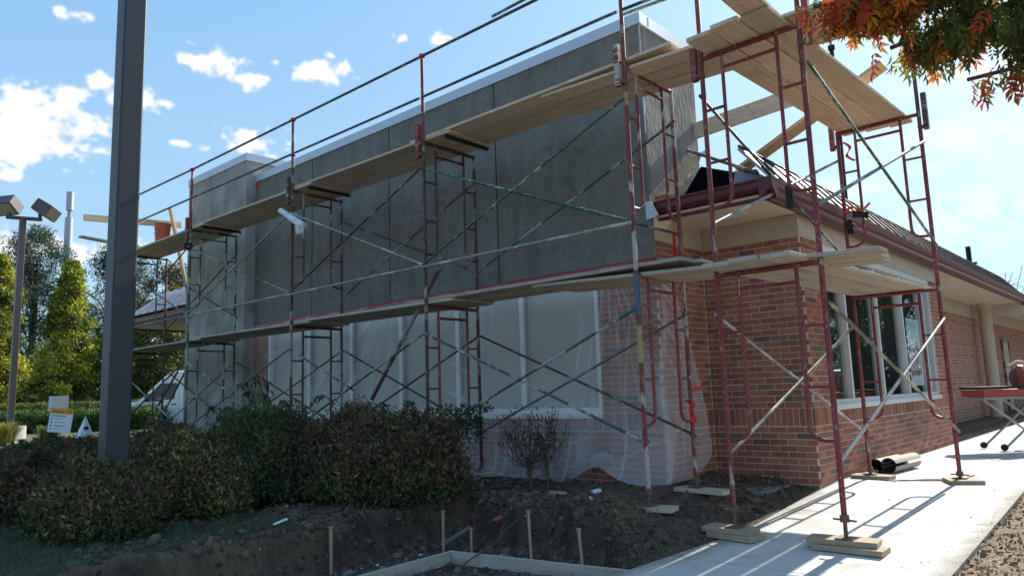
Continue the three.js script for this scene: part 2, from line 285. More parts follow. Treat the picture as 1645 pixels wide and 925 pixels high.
{
  const xs = [], zs = [];
  for (let x = -260; x < -16; x += 12) xs.push(x); for (let x = -16; x < -7; x += .5) xs.push(x); for (let x = -7; x < 4.2; x += .055) xs.push(x); for (let x = 4.2; x < 9; x += .4) xs.push(x); for (let x = 9; x <= 160; x += 10) xs.push(x);
  for (let z = -260; z < -8; z += 14) zs.push(z); for (let z = -8; z < 0; z += .5) zs.push(z); for (let z = 0; z < 7.6; z += .055) zs.push(z); for (let z = 7.6; z < 14; z += .4) zs.push(z); for (let z = 14; z <= 80; z += 10) zs.push(z);
  const P = [], C = [], I = [], UV = [];
  for (const z of zs) for (const x of xs) {
    P.push(x, gy(x, z), z); UV.push(x, z);
    const n = fbm(x * 1.3, z * 1.3, 0, 4, 51), n2 = fbm(x * 7, z * 7, 0, 3, 53), n3 = fbm(x * 24, z * 24, 0, 2, 57);
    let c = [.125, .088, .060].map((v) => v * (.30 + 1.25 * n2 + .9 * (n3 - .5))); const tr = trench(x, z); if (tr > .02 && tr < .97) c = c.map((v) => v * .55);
    const tan = sst(.50, .70, n) * .7; c = c.map((v, i) => lerp(v, [.16, .112, .070][i], tan * (.4 + n3)));
    const lawn = sst(4.6, 5.4, z + (n - .5) * 2) * (1 - sst(-1.9, -1.2, x + (n2 - .5))) ; c = c.map((v, i) => lerp(v, [.035, .055, .026][i], lawn * .85));
    const dust = sst(.45, .62, n2) * sst(.9, 1.3, z) * (1 - sst(1.7, 2.3, z + n)) * sst(-6, -4, x) * (1 - sst(-.2, .2, x)); c = c.map((v, i) => lerp(v, [.42, .42, .44][i], dust * .8));
    if (x >= 2.92) { const k = .45 + 1.2 * n2 + .5 * (n3 - .5); c = [.22 * k, .15 * k, .088 * k]; }
    if (x < -11) { const k = .8 + .4 * n2; c = [.10 * k, .105 * k, .05 * k]; }
    C.push(...c);
  }
  const nx = xs.length; for (let j = 0; j + 1 < zs.length; j++) for (let i = 0; i + 1 < nx; i++) { const a = j * nx + i, b = a + 1, c = a + nx, d = c + 1; I.push(a, c, b, b, c, d); }
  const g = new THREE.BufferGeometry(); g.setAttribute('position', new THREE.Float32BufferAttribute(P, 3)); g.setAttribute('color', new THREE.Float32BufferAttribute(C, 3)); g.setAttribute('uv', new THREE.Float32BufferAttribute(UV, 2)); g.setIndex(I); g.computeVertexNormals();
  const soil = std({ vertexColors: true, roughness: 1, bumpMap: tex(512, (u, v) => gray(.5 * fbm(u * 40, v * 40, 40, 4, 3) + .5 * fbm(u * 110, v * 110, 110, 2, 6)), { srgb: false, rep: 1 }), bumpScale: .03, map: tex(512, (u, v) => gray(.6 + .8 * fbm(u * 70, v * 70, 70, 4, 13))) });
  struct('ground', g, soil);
  // parking lot left, far behind
  struct('parking_lot', boxG(-120, -15.5, .18, .268, -60, -3.2), M.asphalt);
  struct('parking_kerb', boxG(-60, -15.4, .2, .36, -3.2, -3.0), M.paleConcrete);
  // sidewalk: slabs with tooled joints
  const cuts = [-26, -19, -14, -10, -7, -4.6, -2.75, -.82, 1.08, 2.98, 4.9, 6.9, 9.4];
  const wk = new THREE.Group(); wk.name = 'sidewalk'; wk.userData = { kind: 'structure' }; scene.add(wk);
  for (let i = 0; i + 1 < cuts.length; i++) {
    const a = cuts[i] + .006, b = cuts[i + 1] - .006, n = Math.max(2, Math.ceil((b - a) / .12)), pos = [], idx = [], uv = [], col = [], NX = 22;
    for (let k = 0; k <= n; k++) {
      const z = lerp(a, b, k / n), y = walkY(z), L = z < -6 ? .21 : walkL(z), R = walkR(z);
      for (let m = 0; m <= NX; m++) {
        const x = lerp(L, R, m / NX), l = x - L, r = R - x, n1 = fbm(x * 2.6, z * 2.6, 0, 4, 201), n2 = fbm(x * 9, z * 9, 0, 3, 203);
        const d = clamp(sst(.30, .0, l + (n1 - .5) * .55) * (z > .2 ? .62 : .25) + sst(.16, .0, r + (n2 - .5) * .22) * .75 + sst(.60, .78, n1) * .30 + .25 * sst(.55, .8, n2) * sst(.5, .7, n1));
        pos.push(x, y, z); uv.push(x, z); col.push(lerp(1, .40, d), lerp(1, .335, d), lerp(1, .26, d));
      }
    }
    for (let k = 0; k < n; k++) for (let m = 0; m < NX; m++) { const o = k * (NX + 1) + m; idx.push(o, o + NX + 1, o + 1, o + 1, o + NX + 1, o + NX + 2); }
    const rim = (list) => { for (let q = 0; q < list.length; q++) { const o = list[q]; pos.push(pos[o * 3], pos[o * 3 + 1] - .12, pos[o * 3 + 2]); uv.push(uv[o * 2] + .12, uv[o * 2 + 1]); col.push(.8, .78, .74); const w = pos.length / 3 - 1; if (q) idx.push(list[q - 1], w - 1, o, o, w - 1, w); } };
    rim([...Array(n + 1).keys()].map((k) => k * (NX + 1))); rim([...Array(n + 1).keys()].map((k) => k * (NX + 1) + NX)); rim([...Array(NX + 1).keys()]); rim([...Array(NX + 1).keys()].map((m) => n * (NX + 1) + m));
    const g2 = new THREE.BufferGeometry(); g2.setAttribute('position', new THREE.Float32BufferAttribute(pos, 3)); g2.setAttribute('uv', new THREE.Float32BufferAttribute(uv, 2)); g2.setAttribute('color', new THREE.Float32BufferAttribute(col, 3)); g2.setIndex(idx);
    const h = g2.toNonIndexed(); h.computeVertexNormals(); part('pavement_slab', h, M.concrete, wk);
  }
}

// ---------------------------------------------------------------- the building
const bld = thing('bank_building', 'single-storey brick building with grey cement-coated front and maroon eaves', 'building');
const BH = .0570, BL = .1924, PITCH = .0677, STEP = .2032, SILL = .79, SOLD = .587;
// lay bricks on a wall: o = origin at u=0,y=0 on the face, du = unit along, n = outward normal; returns [{geo centre...}]
function courses(u0, u1, y0, y1, off) {
  const R = [];
  const rows = []; for (let y = SOLD - PITCH; y > y0 - PITCH; y -= PITCH) rows.push(y); for (let y = SILL; y + BH < y1 + .012; y += PITCH) rows.push(y);
  rows.forEach((y) => {
    const k = Math.round((y + 20) / PITCH), odd = k & 1, b = Math.max(y, y0), t = Math.min(y + BH + .0, y1); if (t - b < .02 || y + BH < y0) return;
    let u = u0 - ((off + (odd ? STEP / 2 : 0)) % STEP);
    for (; u < u1 - .01; u += STEP) { const a = Math.max(u, u0), c = Math.min(u + BL, u1); if (c - a > .02) R.push([a, c, b, t]); }
  });
  if (y0 < SOLD && y1 > SILL - .02) for (let u = u0; u < u1 - .02; u += PITCH) R.push([u, Math.min(u + BH, u1), SOLD + .004, SILL - .010]);
  return R;
}
const unitBrick = new THREE.BoxGeometry(1, 1, 1);
function brickMesh(list, place, parent, individual) {    // place(u0,u1,y0,y1) -> [cx,cy,cz,sx,sy,sz]
  const gs = [], cs = [];
  list.forEach((q) => {
    const [cx, cy, cz, sx, sy, sz] = place(...q), j = rr(-.0025, .0025), ti = rnd() < .05 ? 6 : rnd() < .06 ? 8 : Math.floor(rr(0, 6)), jx = rr(-.001, .001);
    if (individual(q)) { const m = part('brick', unitBrick, M.bricks[ti === 6 || ti === 8 ? ti : ti], parent); m.position.set(cx + j * (sx < sz ? 1 : 0), cy + jx, cz + j * (sx < sz ? 0 : 1)); m.scale.set(sx, sy, sz); }
    else { const g = new THREE.BoxGeometry(sx, sy, sz); g.translate(cx + j * (sx < sz ? 1 : 0), cy + jx, cz + j * (sx < sz ? 0 : 1)); gs.push(g); const k = rr(.85, 1.12) * (.78 + .44 * fbm((cx + cz) * 1.6 + 9, cy * 1.6, 0, 3, 71)); cs.push(M.brickTones[ti].map((c) => c * k)); }
  });
  if (gs.length) { const m = new THREE.Mesh(mg(gs, cs), M.brickV); m.name = numbered('brickwork'); m.userData.kind = 'stuff'; m.castShadow = m.receiveShadow = true; parent.add(m); }
}
{
  const no = () => false;
  // right-hand part of the front (beside the corner)
  const fw = part('front_wall', boxG(0, 1.174, -.35, 2.685, -.28, -.005), M.mortar, bld);
  brickMesh(courses(.0, 1.18, -.12, 2.685, .05), (a, b, y, t) => [(a + b) / 2, (y + t) / 2, -.014, b - a, t - y, .03], fw, () => true);
  // side wall towards the walk
  const sw = part('side_wall', [boxG(.92, 1.175, -.35, 2.685, -.55, -.281), boxG(.92, 1.175, -.35, .787, -5.60, -.551), boxG(.92, 1.175, -.35, 2.685, -6.1, -5.601)], M.mortar, bld);
  const P2 = (a, b, y, t) => [1.166, (y + t) / 2, -(a + b) / 2, .03, t - y, b - a];
  let n = 0;
  brickMesh(courses(.032, .545, -.12, 2.685, .1), P2, sw, () => ++n <= 60);
  brickMesh(courses(.555, 5.60, -.12, .79, .1), P2, sw, no);
  brickMesh(courses(5.615, 6.1, -.12, 2.685, .1), P2, sw, no);
  // bay behind the plastic: pier, wall under the windows and the return
  const bw = part('bay_wall', [boxG(-.80, -.008, -.35, 2.46, .86, 1.114), boxG(-8.60, -.80, -.35, .728, .86, 1.114)], M.mortar, bld);
  const P3 = (a, b, y, t) => [(a + b) / 2, (y + t) / 2, 1.106, b - a, t - y, .03];
  brickMesh(courses(-.80, 0, -.12, 2.46, .02), P3, bw, no); brickMesh(courses(-8.6, -.81, -.12, .79, .02), P3, bw, no);
  const rw = part('bay_return_wall', boxG(-.25, -.006, -.35, 2.685, -.279, 1.09), M.mortar, bld);
  brickMesh(courses(.02, 1.085, -.12, 2.685, .08), (a, b, y, t) => [-.0135, (y + t) / 2, a === undefined ? 0 : (a + b) / 2, .03, t - y, b - a], rw, no);
  // recessed wall further along the walk
  const far = part('rear_side_wall', boxG(-.1, .2, -.35, 2.60, -15.2, -6.1), M.farBrick, bld);
  part('rear_side_wall', boxG(-.2, .1, -.35, 2.60, -34, -15.2), M.farBrick, bld);
  for (const z of [-16.4, -19.2]) { const d = part('door', boxG(.09, .13, -.03, 2.12, z - .5, z + .5), M.cream, bld); part('door_frame', [boxG(.09, .16, -.03, 2.2, z + .5, z + .58), boxG(.09, .16, -.03, 2.2, z - .58, z - .5), boxG(.09, .16, 2.12, 2.2, z - .5, z + .5)], M.rust, d); part('door_handle', boxG(.13, .16, .98, 1.06, z + .36, z + .44), M.steel, d); }
  // friezes, soffits
  part('frieze', [boxG(.0, 1.172, 2.686, 2.932, -.25, -.004), boxG(-.25, -.003, 2.686, 3.05, .0, 1.10), boxG(.93, 1.176, 2.686, 2.932, -6.1, -.251), boxG(-.1, .21, 2.601, 2.932, -34, -6.1)], M.cream, bld);
  const sf = []; for (let i = 0; i < 4; i++) sf.push(boxG(.004 + i * .306, .004 + i * .306 + .302, 2.934, 2.95, .002, 1.06));
  sf.forEach((g) => part('soffit_panel', g, M.soffit, bld));
  for (let z = -6.1; z > -33; z -= 3.05) part('soffit_panel', boxG(.2, 1.25, 2.934, 2.95, z - 3.04, z), M.soffit, bld);
  part('soffit_vent', boxG(.34, .80, 2.925, 2.935, .40, .62), M.frameAl, bld); part('soffit_light', boxG(.60, .92, 2.918, 2.936, -9.6, -8.5), M.frameAl, bld);
  part('beam', boxG(.2, 1.25, 2.66, 2.933, -15.3, -15.0), M.soffit, bld);
  const col = part('column', new THREE.CylinderGeometry(.15, .15, 2.95, 20).translate(.5, 1.45, -14.3), M.cream, bld); part('column_cap', new THREE.CylinderGeometry(.18, .18, .09, 20).translate(.5, 2.885, -14.3), M.soffit, col);
  // gutter and fascia (profile extruded)
  const prof = (flip) => { const s = new THREE.Shape(); [[0, 2.905], [.045, 2.905], [.05, 2.94], [.075, 2.945], [.075, 2.965], [.115, 2.985], [.135, 3.02], [.135, 3.075], [.15, 3.088], [.15, 3.108], [0, 3.108]].forEach(([x, y], i) => i ? s.lineTo(x, y) : s.moveTo(x, y)); return s; };
  const fg = new THREE.ExtrudeGeometry(prof(), { depth: 1.36, bevelEnabled: false }); fg.rotateY(-Math.PI / 2); // profile x -> z
  uvm(fg); fg.translate(1.365, 0, .965); part('front_gutter', fg, M.maroon, bld);
  const rg = new THREE.ExtrudeGeometry(prof(), { depth: 16.02, bevelEnabled: false }); uvm(rg); rg.translate(1.225, 0, -14.91); part('side_gutter', rg, M.maroon, bld);
  const rg2 = new THREE.ExtrudeGeometry(prof(), { depth: 18, bevelEnabled: false }); uvm(rg2); rg2.translate(1.226, -.03, -32.95); part('side_gutter', rg2, M.maroon, bld);
  part('gutter_end_flashing', slabG([-.05, 2.90, 1.175], [.11, 2.93, 1.175], [.03, 3.10, 1.175], [-.05, 3.11, 1.175], .004), M.flash, bld);
  // standing-seam mansard along the side
  const R0 = [1.35, 3.10], R1 = [1.0, 3.52], zA = .98, zB = -14.6;
  part('mansard_roof', slabG([R0[0], R0[1], zA], [R0[0], R0[1], zB], [R1[0], R1[1], zB - .6 + 1.2], [R1[0], R1[1], zA], .03), M.roofMetal, bld);
  for (let z = zA - .3; z > zB + .5; z -= .42) { const a = V(R0[0], R0[1], z), b = V(R1[0], R1[1], z); const dir = b.clone().sub(a), L = dir.length(); const g = new THREE.BoxGeometry(L, .020, .020).rotateZ(Math.atan2(dir.y, dir.x)).translate((a.x + b.x) / 2 + .006, (a.y + b.y) / 2 + .008, z); part('roof_seam', g, M.rib, bld); }
  part('roof_ridge_cap', [tubeG(V(R1[0], R1[1] + .012, zA), V(R1[0], R1[1] + .012, zB + .6), .017, 6)], M.rib, bld);
  part('flat_roof', [boxG(-11, .62, 3.3, 3.6, -34, -.3), boxG(-8.7, -.3, 3.0, 3.3, -.3, .86)], M.felt, bld);
  // the torn front slope of the roof
  part('roof_underlay', [slabG([.26, 3.06, .98], [1.28, 3.06, .96], [1.0, 3.30, .52], [.24, 3.62, .36], .01), slabG([.02, 3.0, .9], [1.2, 3.0, .9], [1.1, 3.0, -.3], [.02, 3.0, -.3], .01), boxG(.02, .64, 3.0, 3.62, -.32, -.24)], new THREE.MeshPhysicalMaterial({ color: lin(.005, .005, .006), roughness: 1, specularIntensity: 0 }), bld);
  { const P = [], UV = [], I = [], nx = 6, ny = 14; for (let j = 0; j <= ny; j++) for (let i = 0; i <= nx; i++) { const t = j / ny, q = i / nx, w = lerp(.29, .16, t); P.push(.004 + .09 * t + q * w, lerp(3.185, 3.79, t) + .016 * Math.sin(j * 1.7 + i) * q + .03 * (hash(i, j, 5) - .5) * q, lerp(1.04, .26, t) + .02 * q * Math.sin(j * 2.3)); UV.push(q * w * 2, t * 1.9); if (i < nx && j < ny) { const a = j * (nx + 1) + i; I.push(a, a + 1, a + nx + 1, a + 1, a + nx + 2, a + nx + 1); } }
    const g = new THREE.BufferGeometry(); g.setAttribute('position', new THREE.Float32BufferAttribute(P, 3)); g.setAttribute('uv', new THREE.Float32BufferAttribute(UV, 2)); g.setIndex(I); g.computeVertexNormals(); const m = M.osb.clone(); m.side = THREE.DoubleSide; part('torn_sheathing', g, m, bld); }
  part('white_scrap', slabG([.16, 3.74, .32], [.27, 3.80, .28], [.30, 3.86, .22], [.15, 3.83, .24], .01), M.white, bld);
  part('red_edge_tape', boxG(.0, .20, 3.150, 3.172, 1.045, 1.05), M.redTape, bld);
  part('felt_flap', slabG([.86, 3.14, .88], [1.20, 3.10, .96], [1.14, 3.22, .82], [.76, 3.40, .60], .008), std({ color: lin(.24, .27, .32), roughness: .7 }), bld);
  part('roof_batten', tubeG(V(-.06, 3.95, .16), V(1.12, 3.24, .84), .020, 6), M.olive, bld);
  // windows along the side
  const frameRun = (z0, z1) => boxG(1.07, 1.155, .79, 2.665, z1, z0);
  const win = part('side_window', [boxG(1.05, 1.20, .735, .793, -5.60, -.55), boxG(1.06, 1.16, 2.60, 2.684, -5.6, -.55), boxG(1.06, 1.15, .793, .85, -5.6, -.55)], M.frameAl, bld);
  const mull = [-.58, -1.42, -2.72, -3.95, -5.2, -5.57];
  mull.forEach((z, i) => { part('mullion', boxG(1.055, 1.152, .85, 2.60, z - .028, z + .028), M.frameAl, win); if (i && i < 5) part('gasket', boxG(1.05, 1.145, .85, 2.60, z - .05, z - .0285), M.gasket, win); });
  for (let i = 0; i + 1 < mull.length; i++) part('window_pane', new THREE.PlaneGeometry(mull[i] - mull[i + 1] - .056, 1.75).rotateY(Math.PI / 2).translate(1.09, 1.725, (mull[i] + mull[i + 1]) / 2), M.glass, win);
  // banner in the last pane
  const cv = document.createElement('canvas'); cv.width = 128; cv.height = 256; const cx = cv.getContext('2d'); cx.fillStyle = '#e9e9ee'; cx.fillRect(0, 0, 128, 256); cx.fillStyle = '#bfe0e0'; cx.fillRect(0, 0, 128, 50); cx.fillStyle = '#d9ecec'; cx.fillRect(0, 30, 128, 18); cx.fillStyle = '#a8262d'; cx.save(); cx.scale(.50, 2.6); cx.font = 'bold 62px sans-serif'; cx.fillText('CLOSED', 6, 84); cx.restore();
  const ct = new THREE.CanvasTexture(cv); ct.colorSpace = THREE.SRGBColorSpace;
  part('window_banner', new THREE.PlaneGeometry(.72, 1.05).rotateY(Math.PI / 2).translate(1.07, 1.48, -4.75), std({ map: ct, roughness: .6 }), win);
  // windows of the bay, with masking film on the glass
  const white = std({ color: lin(.82, .82, .80), roughness: .4 });
  const bwin = part('bay_window', [boxG(-8.60, -.80, .73, .793, .93, 1.16), boxG(-8.2, -.80, .793, .85, .98, 1.10), boxG(-8.2, -.8, 2.40, 2.46, .98, 1.10)], white, bld);
  const bm = [-.83, -2.01, -3.20, -4.42, -5.65, -6.87, -8.15];
  bm.forEach((x, i) => { part('mullion', boxG(x - .032, x + .032, .85, 2.40, .97, 1.11), white, bwin); if (i && i < 6) part('gasket', boxG(x + .033, x + .047, .85, 2.40, .97, 1.085), M.galv, bwin); });
  for (let i = 0; i + 1 < bm.length; i++) part('window_pane', uvm(new THREE.PlaneGeometry(bm[i] - bm[i + 1] - .064, 1.55).translate((bm[i] + bm[i + 1]) / 2 + i * .0001, 1.625, 1.03)), M.maskedGlass, bwin);
  part('jamb_board', boxG(-8.62, -8.19, -.1, 2.47, .96, 1.13), M.clay, bld);
  part('warning_tape', boxG(-8.615, -8.575, .3, 2.46, 1.132, 1.136), M.redTape, bld);
  // cement-coated sign band in four panels, coping, the return and the tower
  const px = [-8.625, -6.695, -4.58, -2.32, 0];
  for (let i = 0; i < 4; i++) part('cement_panel', boxG(px[i] + (i ? .012 : 0), px[i + 1] - (i < 3 ? .012 : 0), 2.475, 5.215, 1.10, 1.16), M.stucco, bld);
  part('panel_joint', [boxG(-8.62, -.01, 2.485, 5.21, 1.05, 1.099)], M.gasket, bld);
  part('panel_return', boxG(-.30, -.002, 3.052, 5.215, -.08, 1.099), M.returnStucco, bld);
  part('panel_backing', boxG(-8.6, -.301, 3.31, 5.2, .80, 1.049), M.felt, bld);
  part('coping', [boxG(-8.628, .018, 5.213, 5.35, .98, 1.178), boxG(-.32, .0195, 5.2125, 5.3485, -.10, .979)], M.flash, bld);
  part('drip_edge', [boxG(.0005, .026, 5.197, 5.2124, -.1, 1.15)], M.white, bld);
  part('base_flashing', boxG(-8.6, .012, 2.43, 2.474, 1.112, 1.168), std({ color: lin(.30, .012, .022), roughness: .5 }), bld);
  part('red_corner_tape', boxG(.0, .012, 2.47, 2.80, .66, .70), M.redTape, bld); part('red_corner_tape', boxG(-8.615, -8.55, 5.05, 5.21, 1.162, 1.166), M.redTape, bld);
  part('corner_bead', boxG(-.012, .003, 3.9, 5.2, 1.15, 1.163), M.galv, bld);
  const tw = part('tower', boxG(-11.06, -8.627, -.3, 5.61, .15, 1.356), M.towerStucco, bld);
  part('tower_coping', boxG(-11.08, -8.605, 5.612, 5.76, .13, 1.376), M.flash, tw);
  // shell: floor, back and inner walls so light enters only through the windows
  part('interior', [boxG(-11, .9, -.3, -.02, -5.86, .85), boxG(-11, .92, 2.9, 2.931, -5.86, -.3), boxG(-11, .915, -.02, 2.93, -6.08, -5.86), boxG(-11.05, -10.9, -.02, 2.93, -34, -.3), boxG(-8.6, -.26, 2.47, 2.99, .6, .85), boxG(-8.6, -.3, 2.95, 2.99, -.3, .85), boxG(-11, -8.6, -.02, 2.93, -.3, -.2), boxG(-1.5, -1.4, -.02, 2.89, -5.85, .3)], M.inside, bld);
  // drive-through canopy at the far left
  const cg = new THREE.ExtrudeGeometry(prof(), { depth: 4.0, bevelEnabled: false }); cg.rotateY(-Math.PI / 2); uvm(cg); cg.translate(-11.062, 0, .965); part('canopy_gutter', cg, M.maroon, bld);
  part('canopy_soffit', boxG(-15.0, -11.07, 2.934, 2.96, -9, 1.0), M.soffit, bld);
  part('canopy_side_fascia', boxG(-15.06, -15.0, 2.90, 3.2, -9, 1.06), M.maroon, bld);
  part('canopy_roof', [slabG([-15.06, 3.2, 1.08], [-11.065, 3.2, 1.08], [-11.065, 3.80, .35], [-14.4, 3.80, .35], .03), slabG([-15.06, 3.2, -9], [-15.06, 3.2, 1.08], [-14.4, 3.80, .35], [-14.4, 3.8, -9], .03), boxG(-14.4, -11.07, 3.3, 3.7, -9, .3)], M.roofMetal, bld);
  for (let x = -14.7; x < -11.1; x += .42) { const b = Math.max(x, -14.4); part('roof_seam', tubeG(V(x, 3.225, 1.08), V(b, 3.825, .35), .016, 5), M.white, bld); }
  // rooftop bits
}
{
  const v = thing('roof_vent_pipe', 'thin dark vent pipe sticking up from the roof behind the upper platform', 'vent pipe'); part('pipe', tubeG(V(.54, 3.6, -3.84), V(.55, 6.38, -3.84), .035, 8), M.black, v); part('cap', new THREE.CylinderGeometry(.055, .055, .07, 8).translate(.55, 6.42, -3.84), M.black, v);
  single('rooftop_unit', boxG(-1.9, -1.0, 3.6, 4.35, -20.5, -19.4), M.rust, 'dark rooftop unit at the far end of the maroon roof', 'rooftop unit');
  const a = thing('utility_mast', 'dark mast standing beyond the ridge of the maroon side roof', 'mast'); part('pole', tubeG(V(-1.76, 2, -26.2), V(-1.76, 6.3, -26.2), .10, 6), M.black, a); part('crossarm', tubeG(V(-2.1, 5.6, -26.2), V(-1.5, 5.6, -26.2), .05, 5), M.black, a);
}

// ---------------------------------------------------------------- scaffold
const RT = .0215;
// a ladder frame in the plane local x (0..w), base y=0, bearer at y=h
function frameParts(o, w, h, mats) {
  const [mp, ml] = mats, ins = .2 * w / .9, top = h - .135, U = h - 1.38, r2 = .0165;
  for (const x of [0, w]) part('post', tubeG(V(x, 0, 0), V(x, h + .03, 0), RT, 10), mp, o);
  part('bearer', tubeG(V(0, h, 0), V(w, h, 0), RT, 10), ml, o);
  part('header', tubeG(V(ins, top, 0), V(w - ins, top, 0), r2), ml, o);
  for (const s of [0, 1]) {
    const X = (t) => s ? w - t : t;
    part('ladder_rail', pipeG([V(X(ins), h, 0), V(X(ins), h - .4, 0), V(X(ins), h - .9, 0), V(X(ins), U + .10, 0), V(X(ins - .03), U + .03, 0), V(X(ins - .10), U, 0), V(X(.01), U, 0)], r2, 8, 40, .3), ml, o);
    for (const y of [h - .49, h - .97]) part('rung', tubeG(V(X(0), y, 0), V(X(ins), y, 0), .013, 6), ml, o);
    for (const y of [h - .325, h - 1.52]) if (y > .05) part('brace_stud', tubeG(V(X(0), y, -.04), V(X(0), y, .04), .009, 6), M.rustSteel, o);
  }
}
function frame(label, group, x, y, z, turn, w, h, mats) { const o = thing('scaffold_section', label, 'scaffold', group); frameParts(o, w, h, mats); o.position.set(x, y, z); o.rotation.y = turn; o.userData.placed = true; return o; }
const GX = { 1: .54, 2: -2.385, 3: -5.327, 4: -8.674, 5: -11.69 }, ZF = 2.38, GW = .865, Y1 = 2.10, HF = 2.011, Y2 = Y1 + HF;
const F = [{ x: 1.284, z: 2.274, y1: 1.989 }, { x: 1.428, z: -.843, y1: 2.012 }], FW = .886, FH = 1.979;
const gN = { 1: 'nearest the brick corner', 2: 'by the big bush', 3: 'by the rolled drawings', 4: 'before the cement tower', 5: 'behind the dark light pole' };
const fm = { 1: [M.redSpat, M.red], 2: [M.dark, M.red], 3: [M.rust, M.dark], 4: [M.green, M.green], 5: [M.teal, M.dark] }, fmU = { 1: [M.redSpat, M.redSpat], 2: [M.dark, M.dark], 3: [M.dark, M.redSpat], 4: [M.green, M.green], 5: [M.dark, M.teal] };
const cn = { 1: 'red', 2: 'dark red', 3: 'brownish red', 4: 'green', 5: 'dark' };
function jack(o, x, y0, z) { part('jack_screw', tubeG(V(x, y0 + .01, z), V(x, .02, z), .016, 8), M.rustSteel, o); part('jack_collar', new THREE.CylinderGeometry(.034, .034, .05, 10).translate(x, -.02, z), M.rustSteel, o); part('jack_handle', tubeG(V(x - .09, -.03, z - .02), V(x + .09, -.03, z + .02), .008, 6), M.rustSteel, o); part('base_plate', new THREE.BoxGeometry(.13, .008, .13).translate(x, y0 + .004, z), M.rustSteel, o); }
for (const k of [1, 2, 3, 4, 5]) {
  const hl = 1.93, b = Y1 - hl, lo = frame(`${cn[k]} lower-tier scaffold frame ${gN[k]}, under the lower planks`, 'scaffold frames', GX[k], b, ZF, Math.PI / 2, GW, hl, fm[k]);
  for (const s of [0, 1]) jack(lo, s * GW, gy(GX[k], ZF - s * GW) + .05 - b, 0);
  frame(`${cn[k]} upper-tier scaffold frame ${gN[k]}, under the upper planks`, 'scaffold frames', GX[k], Y1 + .035, ZF, Math.PI / 2, GW, HF - .035, fmU[k]);
}
F.forEach((f, i) => {
  const where = i ? 'standing farther back along the walk by the side window' : 'standing nearest, at the near end of the walk';
  const hl = 1.93, b = f.y1 - hl, lo = frame(`red lower-tier scaffold frame ${where}`, 'scaffold frames', f.x, b, f.z, 0, FW, hl, [M.red, M.red]);
  for (const s of [0, 1]) jack(lo, s * FW, walkY(f.z) + (i ? .045 : .085) - b, 0);
  frame(`red upper-tier scaffold frame ${where}, high platform`, 'scaffold frames', f.x, f.y1 + .035, f.z, 0, FW, FH - .035, [M.red, M.red]);
});
// timber pads
const pads = [];
function pad(label, x, z, y0, n, len, wd, turn, mat = M.plankLow[2]) {
  for (let i = 0; i < n; i++) { const m = single('timber_pad', uvm(new RoundedBoxGeometry(len, .04, wd, 1, .004), 1), mat, label + (n > 1 ? (i ? ', upper of two' : ', lower of two') : ''), 'timber pad', 'timber pads under scaffold jacks'); m.position.set(x + (i ? -.03 : .03), y0 + .021 + i * .041, z + (i ? -.02 : .02)); m.rotation.y = turn + (i ? .06 : -.05); }
}
pad('short timber pad under the nearest right scaffold post on the walk', F[0].x + FW, F[0].z, walkY(F[0].z), 2, .50, .20, .05, M.stake);
pad('timber pad half on soil, half on the walk', F[0].x - .02, F[0].z, walkY(F[0].z) - .0, 2, .42, .22, -.08, M.stake);
pad('timber pad under the scaffold post beside the felt roll', F[1].x, F[1].z, walkY(F[1].z), 1, .42, .2, 0, M.stake);
pad('square timber pad under the farthest right scaffold post on the bright walk', F[1].x + FW, F[1].z, walkY(F[1].z), 1, .32, .32, .5, M.stake);
pad('timber pad on the soil under the wall-side post nearest the brick corner', GX[1] + .05, ZF - GW, gy(GX[1], ZF - GW) + .005, 1, .55, .2, -.05);
pad('weathered pad in dry grass under the front post nearest the brick corner', GX[1] - .1, ZF, gy(GX[1], ZF) + .005, 1, .62, .2, .25);
pad('pad on the dusty soil under the wall-side post right of the big bush', GX[2], ZF - GW, gy(GX[2], ZF - GW) + .005, 1, .5, .2, 0);
// braces
const xb = (a, b, label, ma, mb) => {                   // a crossed pair, pivoted in the middle; a, b = {x,z,yt,yl}
  const o = thing('cross_brace', label, 'cross brace', 'scaffold cross braces');
  part('brace_tube', tubeG(V(a.x, a.t, a.z + .045), V(b.x, b.l, b.z + .045), .0145, 7), ma, o); part('brace_tube', tubeG(V(a.x, a.l, a.z + .02), V(b.x, b.t, b.z + .02), .0145, 7), mb, o);
};
const ST = .325, SL = 1.52;
const bay = { 1: 'right of the big bush', 2: 'over the big bush', 3: 'left of the rolled drawings', 4: 'far left by the van' };
const bc = [[M.greenSpat, M.greenSpat], [M.dark, M.grayTube], [M.grayTube, M.rust], [M.green, M.slate]], bcl = [[M.green, M.green], [M.green, M.green], [M.slate, M.green], [M.dark, M.olive]], bbk = [[M.rust, M.dark], [M.slate, M.dark], [M.dark, M.teal], [M.green, M.dark]];
for (let k = 1; k <= 4; k++) for (const tier of [0, 1]) for (const back of [0, 1]) {
  const z = back ? ZF - GW - .06 : ZF, yt = tier ? Y2 : Y1, q = (x) => ({ x, z, t: yt - ST, l: yt - SL }), m = back ? bbk[(k + tier * 2) % 4] : tier ? bc[k - 1] : bcl[k - 1];
  if (tier && back && (k === 3)) continue;
  xb(q(GX[k]), q(GX[k + 1]), `${tier ? 'upper' : 'lower'} tier crossed scaffold braces on the ${back ? 'wall' : 'open'} side ${bay[k]}`, m[0], m[1]);
}
